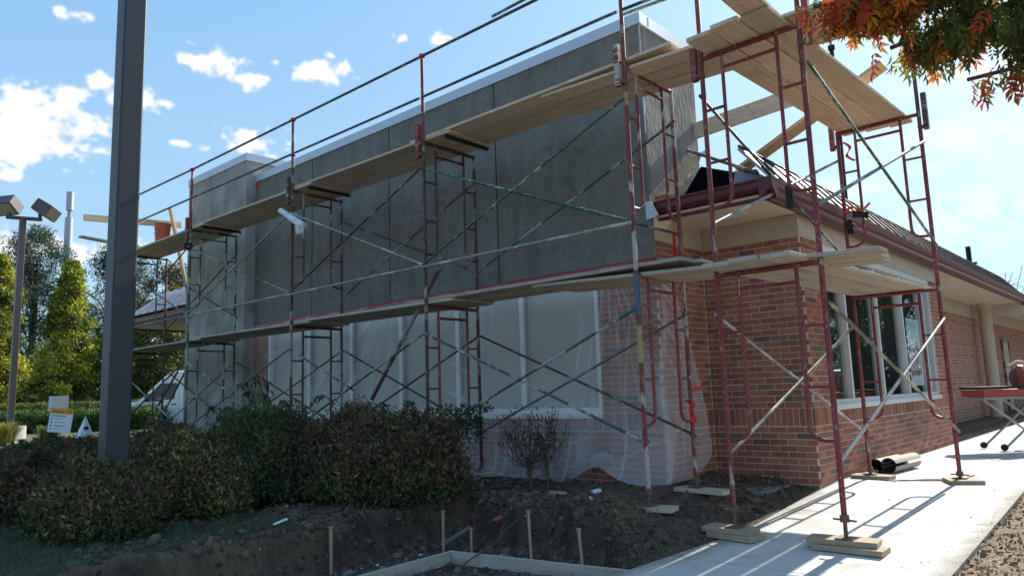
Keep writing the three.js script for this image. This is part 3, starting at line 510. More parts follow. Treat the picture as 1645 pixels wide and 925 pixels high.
{ // braces of the side tower, along the walk
  const fx = (i, s) => F[i].x + s * FW;
  for (const tier of [0, 1]) for (const s of [0, 1]) {
    const o = thing('cross_brace', `${tier ? 'upper' : 'lower'} tier crossed braces on the ${s ? 'walk' : 'wall'} side of the corner tower`, 'cross brace', 'scaffold cross braces');
    const ya = F[0].y1 + tier * FH, yb = F[1].y1 + tier * FH, off = s ? .04 : -.04, m = tier ? (s ? [M.slate, M.greenSpat] : [M.grayTube, M.teal]) : (s ? [M.pale, M.olive] : [M.olive, M.grayTube]);
    part('brace_tube', tubeG(V(fx(0, s) + off, ya - ST, F[0].z), V(fx(1, s) + off, yb - SL, F[1].z), .0145, 7), m[1], o); part('brace_tube', tubeG(V(fx(0, s) + off * .5, ya - SL, F[0].z), V(fx(1, s) + off * .5, yb - ST, F[1].z), .0165, 7), m[0], o);
  }
}
for (let k = 1; k <= 4; k++) single('guard_tube', tubeG(V(GX[k] + .02, Y1 + .47, ZF + .075), V(GX[k + 1] - .1, Y1 + .46, ZF + .07), .016, 8), k === 4 ? M.slate : M.grayTube, `straight grey tube at knee height of the lower deck ${bay[k]}`, 'guard tube', 'straight grey tubes along the lower deck');
single('loose_tube', tubeG(V(-2.34, 2.62, 2.16), V(-3.95, .72, 2.2), .026, 8), M.rust, 'thick rusty tube leaning through the lower planks behind the big bush', 'tube');
// guard posts and rails
const gp = (label, x, y, z, h, sx, sz, red, mat = M.red) => { const o = thing('guard_post', label, 'guard post', 'guard posts on the upper deck'); if (h) part('post', tubeG(V(x, y, z), V(x, y + h, z), .021, 9), mat, o); part('sleeve', boxG(x + sx - .026, x + sx + .026, y - .22, y + .20, z + sz - .026, z + sz + .026), mat, o); part('clamp', boxG(x + Math.min(0, sx) - .02, x + Math.max(0, sx) + .02, y - .2, y - .165, z + Math.min(0, sz) - .02, z + Math.max(0, sz) + .02), M.rustSteel, o); if (red) { for (const yy of red) part('red_clamp', new THREE.SphereGeometry(.042, 10, 8).scale(1, .8, 1).translate(x, y + yy, z), M.redTape, o); } return o; };
const gd = { 1: [M.redSpat], 2: [M.red, [1.09]], 3: [M.dark, [1.09, .54]], 4: [M.red, [1.09]], 5: [M.dark, [1.09]] };
for (const k of [1, 2, 3, 4, 5]) gp(`${k === 3 || k === 5 ? 'dark' : 'red'} guard post on the upper deck, ${gN[k]}`, GX[k], Y2 + .03, ZF, k === 1 ? 1.9 : 1.09, -.05, .04, gd[k][1], gd[k][0]);
gp('red guard post on the wall-side near corner of the high platform', F[0].x, F[0].y1 + FH + .03, F[0].z, 1.7, -.065, .01);
gp('red guard post on the walk-side near corner of the high platform', F[0].x + FW, F[0].y1 + FH + .03, F[0].z, 1.7, .065, .0);
gp('dark red guard post on the walk-side far corner of the high platform', F[1].x + FW, F[1].y1 + FH + .03, F[1].z, 1.5, .065, 0, null, M.dark);
gp('short guard post socket with red ribbon on the far wall-side platform corner', F[1].x, F[1].y1 + FH + .03, F[1].z, 0, -.065, 0);
for (let k = 1; k <= 4; k++) {
  single('guard_rail', tubeG(V(GX[k], Y2 + 1.12, ZF), V(GX[k + 1], Y2 + 1.12 + (k === 4 ? .03 : 0), ZF + .0), .0175, 8), M.rail, `top guard rail of the upper deck ${bay[k]}`, 'guard rail', 'guard rails on the upper deck');
  single('guard_rail', tubeG(V(GX[k] - .03, Y2 + .57, ZF + .03), V(GX[k + 1] + .03, Y2 + .57, ZF + .03), .0165, 8), M.rail, `middle guard rail of the upper deck ${bay[k]}`, 'guard rail', 'guard rails on the upper deck');
}
single('guard_rail', tubeG(V(GX[1] + .04, Y2 + .56, ZF + .04), V(F[0].x - .02, Y2 + .60, F[0].z + .03), .0165, 8), M.teal, 'upper of two dark green rails above the corner of the cement band', 'guard rail', 'guard rails on the upper deck');
single('guard_rail', tubeG(V(GX[1] + .04, Y2 + .51, ZF + .04), V(F[0].x - .02, Y2 + .54, F[0].z + .03), .0165, 8), M.green, 'lower of two dark green rails above the corner of the cement band', 'guard rail', 'guard rails on the upper deck');
single('rail_extension', tubeG(V(-1.2, Y2 + 1.20, ZF - .03), V(GX[1], Y2 + 1.24, ZF - .03), .017, 8), M.slate, 'loose second rail end above the top guard rail', 'guard rail');
// planks
const plankLabelRow = ['front edge', 'middle', 'wall side'];
function plank(label, group, x0, y0, x1, y1, z, mat, wd = .232, t = .034) {
  const L = Math.hypot(x1 - x0, y1 - y0), g = uvm(new RoundedBoxGeometry(L, t, wd, 1, .006), 1, 'x'); g.attributes.uv.needsUpdate = true;
  const uv = g.attributes.uv, sh = rr(0, 9); for (let i = 0; i < uv.count; i++) uv.setXY(i, uv.getX(i) * .55 + sh, uv.getY(i) * 1.4 + sh * .3);
  const o = single('scaffold_plank', g, mat, label, 'plank', group); o.position.set((x0 + x1) / 2, (y0 + y1) / 2, z); o.rotation.z = Math.atan2(y1 - y0, x1 - x0); return o;
}
const zr = [2.245, 1.998, 1.752];
for (const tier of [0, 1]) for (let k = 1; k <= 4; k++) for (let i = 0; i < 3; i++) {
  const y = (tier ? Y2 : Y1) + .0215 + .018, xr = GX[k] + (k === 1 ? .5 : .42) + rr(-.05, .05), xl = GX[k + 1] - .28 + rr(-.06, .06);
  const lift = k === 1 ? .042 : 0;
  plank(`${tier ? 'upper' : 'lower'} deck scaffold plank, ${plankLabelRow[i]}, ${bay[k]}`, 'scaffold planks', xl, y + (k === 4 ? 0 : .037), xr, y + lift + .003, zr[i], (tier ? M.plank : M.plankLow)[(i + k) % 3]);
}
for (const tier of [0, 1]) {
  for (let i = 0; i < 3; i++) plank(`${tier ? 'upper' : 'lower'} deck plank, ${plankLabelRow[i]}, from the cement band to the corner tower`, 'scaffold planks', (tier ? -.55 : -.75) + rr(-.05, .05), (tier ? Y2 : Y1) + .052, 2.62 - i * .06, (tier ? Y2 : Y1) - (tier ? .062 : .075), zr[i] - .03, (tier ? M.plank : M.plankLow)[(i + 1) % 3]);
  for (let i = 0; i < 3; i++) {
    const x = F[0].x + .17 + i * .255, x2 = F[1].x + .13 + i * .25, ya = F[0].y1 + tier * FH + .0425, yb = F[1].y1 + tier * FH + .0425, zn = F[0].z + .36 + [0, .06, .03][i], zf = F[1].z - .22 - i * .05;
    const L = Math.hypot(zn - zf, x2 - x), g = uvm(new RoundedBoxGeometry(.242, .04, L, 1, .006), 1, 'z'); const uv = g.attributes.uv, sh = rr(0, 9); for (let q = 0; q < uv.count; q++) uv.setXY(q, uv.getX(q) * .55 + sh, uv.getY(q) * 1.4 + sh * .3);
    const o = single('scaffold_plank', g, (tier ? M.plank : M.plankLow)[i], `${tier ? 'high' : 'low'} platform plank along the walk, ${['wall side', 'middle', 'walk side'][i]} of three`, 'plank', 'scaffold planks'); o.position.set((x + x2) / 2, (ya + yb) / 2, (zn + zf) / 2); o.rotation.y = Math.atan2(x - x2, zn - zf); o.rotation.x = -Math.atan2(ya - yb, zn - zf);
  }
  if (tier) { const g = uvm(new RoundedBoxGeometry(.235, .04, 1.7, 1, .006), 1, 'z'); const o = single('scaffold_plank', g, M.plank[1], 'extra plank end lying on top at the near end of the high platform', 'plank', 'scaffold planks'); o.position.set(F[0].x + .66, F[0].y1 + FH + .085, F[0].z - .22 + .1); o.rotation.y = .02; }
}
// dark cleats under plank ends
for (const k of [2, 3, 4]) single('plank_cleat', boxG(GX[k] + .33, GX[k] + .375, Y2 - .012, Y2 + .018, zr[2] - .14, zr[0] + .09), M.black, `dark cleat under upper plank ends, right of the post ${gN[k]}`, 'plank cleat', 'cleats under the upper planks');
// loose boards around the platform and roof
const board = (name, label, a, b, w, t, mat) => { const d = b.clone().sub(a), L = d.length(), g = uvm(new THREE.BoxGeometry(L, w, t), 1, 'x'); const o = single(name, g, mat, label, 'board'); o.position.copy(a).add(b).multiplyScalar(.5); o.quaternion.setFromUnitVectors(V(1, 0, 0), d.normalize()); return o; };
board('loose_board', 'wooden plank lying between the cement return and the high platform', V(-.02, 4.21, -.02), V(1.5, 4.30, -.02), .20, .04, M.plank[1]);
const dg = board('loose_board', 'bright plank sloping from the roof up over the high platform', V(.42, 3.66, -.3), V(2.15, 4.46, -.3), .04, .24, M.lumber);
// left-hand timber guard
board('guard_timber', 'pale timber rail sticking out left of the dark light pole, level with the red bucket', V(-11.9, 4.83, 3.1), V(-11.9, 4.96, 1.15), .13, .04, M.lumber);
board('guard_timber', 'lower weathered timber end sticking out left of the dark light pole', V(-11.75, 4.40, 3.2), V(-11.75, 4.30, 1.9), .04, .2, M.plank[0]);
board('guard_timber', 'pale timber upright rising behind the red bucket', V(-11.83, 5.28, 1.42), V(-11.72, 3.1, .95), .09, .04, M.lumber);
{ // bucket
  const b = thing('bucket', 'orange-red plastic bucket standing on the upper planks by the tower', 'bucket'); const pts = [[0, .002], [.125, 0], [.128, .01], [.142, .24], [.15, .245], [.15, .265], [.143, .27], [.147, .33], [.155, .335], [.155, .35], [.14, .35], [.12, .02], [0, .02]].map(([x, y]) => new THREE.Vector2(x, y));
  part('pail', new THREE.LatheGeometry(pts, 24), M.orange, b); part('handle', pipeG([V(-.15, .3, 0), V(-.13, .2, .09), V(0, .14, .155), V(.13, .2, .09), V(.15, .3, 0)], .004, 5), M.steel, b); b.position.set(-10.25, Y2 + .066, 2.22); b.userData.placed = true;
}
{ // rolled drawings wedged in the upper frame with the paper roll
  const o = thing('drawing_roll', 'white rolled drawings wedged behind a post under the upper planks', 'paper roll'); part('roll', tubeG(V(-5.55, 3.86, 2.44), V(-4.90, 3.50, 2.46), .042, 14, .058), M.paper, o); part('torn_end', slabG([-5.05, 3.62, 2.50], [-4.82, 3.50, 2.5], [-4.9, 3.40, 2.45], [-5.1, 3.42, 2.45], .01), M.paper, o); part('core', tubeG(V(-4.90, 3.50, 2.46), V(-4.84, 3.467, 2.462), .024, 10), M.lumber, o);
}
// tape, ribbons, gloves
const wrap = (name, label, x, y0, y1, z, mat, r = .027) => single(name, new THREE.CylinderGeometry(r, r * 1.02, y1 - y0, 10).translate(x, (y0 + y1) / 2, z), mat, label, 'tape');
wrap('blue_tape', 'blue tape wrapped round a red scaffold post below the lower planks', GX[1], 1.72, 2.10, ZF, M.blueTape); wrap('yellow_tape', 'worn yellow tape wrapped round a red post below the blue tape', GX[1], 1.28, 1.62, ZF, M.yellowTape); wrap('yellow_tape', 'narrow yellow tape on the post just under the upper planks', GX[1], 3.72, 3.86, ZF, M.yellowTape, .025);
const ribbon = (label, pts, mat, w = .035) => { const c = new THREE.CatmullRomCurve3(pts), P = [], I = [], n = 14; for (let i = 0; i <= n; i++) { const p = c.getPoint(i / n), a = Math.sin(i * .9) * .6; P.push(p.x - w / 2 * Math.cos(a), p.y, p.z - w / 2 * Math.sin(a), p.x + w / 2 * Math.cos(a), p.y + .006, p.z + w / 2 * Math.sin(a)); if (i < n) I.push(2 * i, 2 * i + 1, 2 * i + 2, 2 * i + 1, 2 * i + 3, 2 * i + 2); } const g = new THREE.BufferGeometry(); g.setAttribute('position', new THREE.Float32BufferAttribute(P, 3)); g.setIndex(I); g.computeVertexNormals(); uvm(g); const m = mat.clone(); m.side = THREE.DoubleSide; return single('ribbon', g, m, label, 'ribbon'); };
ribbon('red ribbon fluttering from the far post of the high platform', [V(F[1].x - .04, 3.84, F[1].z), V(F[1].x + .06, 3.86, F[1].z + .05), V(F[1].x + .14, 3.78, F[1].z + .03), V(F[1].x + .09, 3.70, F[1].z + .02), V(F[1].x + .17, 3.62, F[1].z)], M.redTape);
ribbon('red ribbon knotted round a red post in front of the plastic sheet', [V(GX[1] - .02, .92, ZF - GW + .05), V(GX[1] + .03, .88, ZF - GW + .04), V(GX[1] + .02, .80, ZF - GW + .04), V(GX[1] + .04, .70, ZF - GW + .03)], M.redTape, .06);
single('red_tape_patch', new THREE.BoxGeometry(.10, .05, .01).rotateY(1.2).translate(.14, 1.03, .62), M.redTape, 'small red tape patch holding the edge of the plastic sheet to brick', 'tape');
{ const o = thing('work_gloves', 'black work gloves stuffed on a red frame with an orange cord', 'gloves'); const bx = F[1].x + .05, by = 2.92, bz = F[1].z + .05; const gv = (x, y, rot) => { const g = [new RoundedBoxGeometry(.075, .12, .035, 2, .014)]; for (let i = 0; i < 4; i++) g.push(new THREE.CapsuleGeometry(.010, .05 - .006 * Math.abs(i - 1.5), 3, 6).rotateZ((i - 1.5) * .12).translate(-.027 + i * .018, -.085, .004)); g.push(new THREE.CapsuleGeometry(.011, .04, 3, 6).rotateZ(.8).translate(.052, -.02, .006)); const m = part('glove', mg(g.map((q) => uvm(q))), M.black, o); m.position.set(x, y, bz); m.rotation.set(.2, .5, rot); }; gv(bx, by - .05, .1); gv(bx + .11, by + .05, 1.35); part('cord', pipeG([V(bx - .05, by + .1, bz), V(bx + .06, by + .14, bz + .03), V(bx + .15, by + .09, bz), V(bx + .25, by + .16, bz)], .014, 6), M.orange, o); }
single('black_pad', new RoundedBoxGeometry(.055, .19, .05, 2, .015).translate(F[0].x + .68, 2.56, F[0].z - .02), M.black, 'black cloth hanging at the bottom bend of a red ladder rail', 'cloth');
single('black_tape_roll', new THREE.TorusGeometry(.05, .028, 8, 16).rotateY(1.1).translate(GX[4] + .03, Y2 - .30, ZF + .05), M.rubber, 'black tape roll hung on a green post below the upper planks', 'tape roll');

// ---------------------------------------------------------------- plastic sheet over the windows
{
  const P = [], UV = [], I = [], nu = 150, nv = 40;
  for (let j = 0; j <= nv; j++) for (let i = 0; i <= nu; i++) {
    const v = j / nv, s = i / nu;                       // v 0 bottom .. 1 top
    const ext = lerp(1.0, .12, Math.pow(v, 1.3)) - .35 * Math.exp(-(((v - .0) / .06) ** 2));
    const total = 8.62 + ext, d = s * total; let x, z;
    const bulge = .05 + .22 * (1 - v) * (1 - v);
    if (d < 8.5) { x = -8.6 + d; z = 1.17 + bulge; } else { const t = (d - 8.5); const a = Math.min(1, t / .25); x = -.1 + .16 * Math.sin(a * Math.PI / 2) + .1 * (1 - v) * a; z = 1.17 + bulge - Math.max(0, t - .05) - .02; }
    const fold = .030 * Math.sin(d * 7 + 3.2 * (1 - v) * Math.sin(d * .8) + 2 * v) * (1 - .6 * v) + .05 * (fbm(d * 1.6, v * 3 + d * .6, 0, 4, 41) - .5) + .02 * (fbm(d * 9, v * 2, 0, 3, 43) - .5);
    z += fold; if (d >= 8.5) x += fold * .6;
    let y = lerp(.06 + .02 * Math.sin(d * 3), 2.44, v); if (v < .08 && d > 7.2 && d < 8.5) y += .20 * Math.exp(-(((d - 8.0) / .28) ** 2));
    z += .16 * Math.exp(-v * 14);
    P.push(x, y, z); UV.push(d, v * 2.4);
    if (i < nu && j < nv) { const a = j * (nu + 1) + i; I.push(a, a + 1, a + nu + 1, a + 1, a + nu + 2, a + nu + 1); }
  }
  const g = new THREE.BufferGeometry(); g.setAttribute('position', new THREE.Float32BufferAttribute(P, 3)); g.setAttribute('uv', new THREE.Float32BufferAttribute(UV, 2)); g.setIndex(I); g.computeVertexNormals();
  const al = tex(1024, (u, v) => {
    const X = u * 9.7, Yv = v * 2.4; let f = 0;
    const w = fbm(X * .5, Yv * .5, 0, 2, 3);
    for (const [ax, ay, fr, s] of [[.9, .42, 2.2, 4], [.5, -.8, 2.6, 7], [1, .1, 3.1, 11], [.35, .94, 1.7, 15]]) { const q = X * ax + Yv * ay + w * 1.2, n = Math.abs(fbm(q * fr, (X * -ay + Yv * ax) * .16, 0, 3, s) - .5) * 2; f = Math.max(f, Math.pow(1 - clamp(n * 11), 1.6) * .8 * sst(.46, .74, fbm(X * .7 + s, Yv * .8, 0, 2, s + 2))); }
    // pulled creases fanning from the fixing points above
    let fan = 0;
    for (const [cx, cy, reach, a0, a1, sd] of [[4.05, 2.52, 2.4, -1.5, .25, 19], [5.6, 2.6, 1.0, -.8, .8, 23], [2.2, 2.6, 1.1, -1, .7, 29], [8.0, 2.7, 2.2, -.35, .9, 33]]) { const dx = X - cx, dy = cy - Yv, a = Math.atan2(dx, dy), r = Math.hypot(dx, dy); if (a < a0 || a > a1) continue; const n = Math.abs(fbm(a * 13 + sd, 2 + r * .35, 0, 3, sd) - .5) * 2; fan = Math.max(fan, Math.pow(1 - clamp(n * 7), 1.4) * clamp(1.15 - r / reach) * sst(0, .25, r)); }
    const base = .10 + .09 * (fbm(X * 1.2, Yv * 1.2, 0, 4, 23) - .5) + .14 * sst(.75, .1, Yv / 2.4);
    return gray(base + .28 * f + .40 * fan);
  }, { srgb: false, m: 512 });
  al.wrapS = al.wrapT = THREE.ClampToEdgeWrapping; al.repeat.set(1 / 9.7, 1 / 2.4);
  single('plastic_sheet', g, new THREE.MeshPhysicalMaterial({ color: lin(.80, .80, .82), roughness: .20, transparent: true, alphaMap: al, opacity: 1, side: THREE.DoubleSide, specularIntensity: .7 }), 'translucent plastic sheeting hung over the windows and brick below the lower planks', 'plastic sheet');
}

// ---------------------------------------------------------------- foreground: formwork, stakes, soil debris
{
  const bd = (label, a, b, h) => { const d = V(b[0] - a[0], b[1] - a[1], b[2] - a[2]), L = d.length(), g = uvm(new RoundedBoxGeometry(L, h, .038, 1, .004), 1, 'x'); const o = single('form_board', g, M.paleWood, label, 'form board', 'form boards of the new slab'); o.position.set((a[0] + b[0]) / 2, (a[1] + b[1]) / 2 - h / 2, (a[2] + b[2]) / 2); o.quaternion.setFromUnitVectors(V(1, 0, 0), d.normalize()); };
  bd('form board running from the trench corner to the walk', [-.60, -.25, 3.735], [1.01, -.255, 3.455], .105);
  bd('form board running from the trench corner towards the viewer', [-.585, -.252, 3.755], [-.50, -.27, 6.2], .105);
  const st = (label, a, b, r = .013) => { const o = thing('wooden_stake', label, 'stake', 'wooden stakes round the trench'), A = V(...a), B = V(...b); part('shaft', uvm(new THREE.CylinderGeometry(r * 1.25, r, A.distanceTo(B), 4).applyQuaternion(new THREE.Quaternion().setFromUnitVectors(Y, B.clone().sub(A).normalize())).translate((A.x + B.x) / 2, (A.y + B.y) / 2, (A.z + B.z) / 2), 1, 'y'), M.stake, o); part('mushroomed_top', new THREE.CylinderGeometry(r * 1.7, r * 1.3, .02, 6).translate(B.x, B.y, B.z), M.stake, o); };
  st('wooden stake left of the trench corner, close by the big bush', [-.80, -.42, 3.62], [-.82, .03, 3.60]);
  st('short stake behind the trench corner under the red tape', [-.45, -.42, 3.62], [-.45, -.08, 3.62], .011);
  st('tall wooden stake behind the middle of the right form board', [.17, -.42, 3.56], [.13, .10, 3.54]);
  st('leaning stake with dry roots near the walk end of the form board', [.62, -.42, 3.48], [.58, -.01, 3.47]);
  st('tall wooden stake at the left bank of the trench', [-1.13, -.45, 4.55], [-1.18, -.0, 4.52], .015);
  st('stubby stake in the grass at the lower left', [-1.52, -.3, 5.62], [-1.53, .0, 5.62], .011);
  single('block_offcut', uvm(new RoundedBoxGeometry(.36, .04, .09, 1, .004)), M.lumber, 'pale wood offcut lying on the dark soil in front of the plastic', 'wood offcut').position.set(-.72, gy(-.72, 2.05) + .03, 2.05);
  const pv = single('pipe_bit', new THREE.CylinderGeometry(.011, .011, .12, 10).rotateZ(1.57), M.white, 'short white plastic pipe lying on the soil left of the trench', 'pipe'); pv.position.set(-1.62, gy(-1.62, 4.72) + .03, 4.72); pv.rotation.set(0, .9, .35);
  ribbon('red marking tape torn over a short stake at the trench edge', [V(-.66, -.02, 3.40), V(-.56, -.045, 3.44), V(-.46, -.02, 3.46), V(-.36, -.03, 3.44), V(-.30, .01, 3.40)], std({ color: lin(.30, .045, .03), roughness: .6 }), .07);
  const pc = thing('concrete_chunk', 'broken piece of grey conduit lying in the trench corner', 'rubble'); part('chunk', tubeG(V(-1.0, -.30, 3.45), V(-.78, -.14, 3.30), .028, 7, .018), std({ color: lin(.15, .14, .13), roughness: .9 }), pc);
  for (const [x, z, s, l] of [[-.2, 2.15, .05, 'crumpled white paper scrap beside the pale offcut on the soil'], [.02, 2.55, .045, 'white torn wrapper on the soil in front of the trench'], [-3.6, 5.0, .03, 'pale stone in the grass at the foot of the left bushes']]) { const g = new THREE.IcosahedronGeometry(s, 1); const p = g.attributes.position; for (let i = 0; i < p.count; i++) { const k = .6 + .7 * hash(Math.round(p.getX(i) * 999), Math.round(p.getY(i) * 999), Math.round(p.getZ(i) * 999)); p.setXYZ(i, p.getX(i) * k, p.getY(i) * k * .6, p.getZ(i) * k); } g.computeVertexNormals(); single(l.includes('stone') ? 'stone' : 'litter', g, l.includes('stone') ? M.paleConcrete : M.paper, l, l.includes('stone') ? 'stone' : 'litter').position.set(x, gy(x, z) + .02, z); }
  // pebbles and crumbs: one heap of stuff
  const inst = (name, geo, mat, list, label, cat) => { const m = new THREE.InstancedMesh(geo, mat, list.length), o = new THREE.Object3D(); list.forEach((q, i) => { o.position.set(...q.p); o.rotation.set(...q.r); typeof q.s === 'number' ? o.scale.setScalar(q.s) : o.scale.set(...q.s); o.updateMatrix(); m.setMatrixAt(i, o.matrix); if (q.c) m.setColorAt(i, lin(...q.c)); }); m.name = numbered(name); m.userData = { kind: 'stuff' }; if (label) { m.userData.label = label; m.userData.category = cat; } m.castShadow = m.receiveShadow = true; return m; };
  const L1 = [], L2 = [], L3 = [];
  for (let i = 0; i < 11000; i++) { const x = rr(-5, 1.15), z = rr(.05, 6.2); if (x > walkL(z) - .03 || (z < 1.35 && x < .1)) continue; const t = trench(x, z), q = rnd(), s = q < .86 ? rr(.006, .018) : q < .98 ? rr(.016, .034) : rr(.03, .055), k = rr(.4, 1.5) * (rnd() < .05 && s < .02 ? 4.0 : 1); L1.push({ p: [x, gy(x, z) + s * .3, z], r: [rr(0, 6), rr(0, 6), rr(0, 6)], s: [s * rr(.8, 1.5), s * rr(.5, .9), s], c: t > .6 ? [.12 * k, .108 * k, .10 * k] : [.095 * k, .070 * k, .052 * k] }); }
  for (let i = 0; i < 1600; i++) { const q = rnd() < .7, x = q ? rr(-1.4, .9) : -1.30 + rr(-.16, .2), z = q ? 2.98 + .05 * x + rr(-.25, .28) : rr(3.0, 5.6), s = rr(.008, .022) * (rnd() < .15 ? 2 : 1), k = rr(.35, 1.3); if (x > walkL(z) - .08) continue; L1.push({ p: [x, gy(x, z) + s * .25, z], r: [rr(0, 6), rr(0, 6), rr(0, 6)], s: [s * rr(.8, 1.4), s * rr(.6, 1), s], c: [.115 * k, .080 * k, .055 * k] }); }
  for (let i = 0; i < 3000; i++) { const x = rr(2.9, 4.0), z = rr(-2, 3.6), s = rr(.003, .012) * (rnd() < .06 ? 2 : 1), k = rr(.4, 1.4); L1.push({ p: [x, gy(x, z) + s * .3, z], r: [rr(0, 6), rr(0, 6), rr(0, 6)], s: [s * 2.2, s * .4, s], c: [.27 * k, .19 * k, .115 * k] }); }
  for (let i = 0; i < 420; i++) { const q = rnd(), x = q < .5 ? 2.9 - Math.abs(rr(-.3, .3)) * rnd() : q < .75 ? 1.25 + Math.abs(rr(-.3, .3)) * rnd() : rr(1.3, 2.85), z = rr(-7, 4), s = rr(.0015, .004) * (rnd() < .08 ? 2 : 1), k = rr(.6, 2); L1.push({ p: [x, walkY(z) + s * .3, z], r: [rr(0, 6), rr(0, 6), rr(0, 6)], s, c: [.16 * k, .14 * k, .12 * k] }); }
  scene.add(inst('loose_clods', new THREE.IcosahedronGeometry(1, 0), std({ color: 0xffffff, roughness: 1 }), L1, 'crumbs of soil and pebbles scattered over the dug ground', 'soil crumbs'));
  // dry grass, roots, straw
  const blade = () => { const g = new THREE.BufferGeometry(); g.setAttribute('position', new THREE.Float32BufferAttribute([-.5, 0, 0, .5, 0, 0, .3, .55, .10, -.3, .55, .10, 0, 1, .42], 3)); g.setIndex([0, 1, 2, 0, 2, 3, 3, 2, 4]); g.computeVertexNormals(); uvm(g); return g; };
  const dbl = (m) => { m.side = THREE.DoubleSide; return m; };
  for (let i = 0; i < 900; i++) { const c = [[.42, 2.55], [.30, 2.95], [.55, 3.05], [1.0, 2.6], [-.1, 2.9], [.85, 3.15], [-1.45, 4.0]][Math.floor(rnd() * 7)]; const x = c[0] + rr(-.28, .28), z = c[1] + rr(-.2, .2); if (x > walkL(z) - .05) continue; const k = rr(.5, 1.2); L2.push({ p: [x, gy(x, z) - .005, z], r: [rr(-1.2, 1.2), rr(0, 6), rr(-1.2, 1.2)], s: [.005, rr(.05, .17), .08], c: rnd() < .2 ? [.10 * k, .13 * k, .05 * k] : [.22 * k, .16 * k, .085 * k] }); }
  for (let i = 0; i < 2600; i++) { const x = rr(-2.4, 1.0), z = rr(1.6, 5.2); const k = rr(.4, 1); L2.push({ p: [x, gy(x, z) + .004, z], r: [1.4 + rr(-.2, .2), rr(0, 6), rr(-.2, .2)], s: [.005, rr(.05, .2), .05], c: [.15 * k, .115 * k, .07 * k] }); }
  scene.add(inst('dry_grass', blade(), dbl(std({ color: 0xffffff, roughness: .95 })), L2, 'dry straw and roots tangled over the trench bank', 'dry grass'));
  for (let i = 0; i < 15000; i++) { const x = rr(-4.6, -.9), z = rr(4.4, 7.2); const d = sst(4.0, 5.2, z + (fbm(x * 1.2, z * 1.2, 0, 3, 3) - .5) * 2); if (rnd() > d * sst(-1.1, -1.7, x) + .03) continue; const k = rr(.5, 1.25); L3.push({ p: [x, gy(x, z) - .004, z], r: [rr(-.5, .5), rr(0, 6), rr(-.5, .5)], s: [.005, rr(.025, .075), .04], c: rnd() < .12 ? [.15 * k, .13 * k, .06 * k] : [.050 * k, .098 * k, .046 * k] }); }
  scene.add(inst('lawn_grass', blade(), dbl(std({ color: 0xffffff, roughness: .9 })), L3, 'short shaded grass at the lower left below the bushes', 'grass'));
  // hanging roots at the bank
  const rt = thing('exposed_root', 'thin dark root hanging over the form board into the trench', 'root'); part('root', pipeG([V(-.25, -.03, 3.22), V(-.27, -.12, 3.42), V(-.25, -.2, 3.56), V(-.28, -.24, 3.7), V(-.38, -.35, 3.84)], .006, 6), M.twig, rt);
  globalThis.inst = inst;
}
const inst = globalThis.inst;
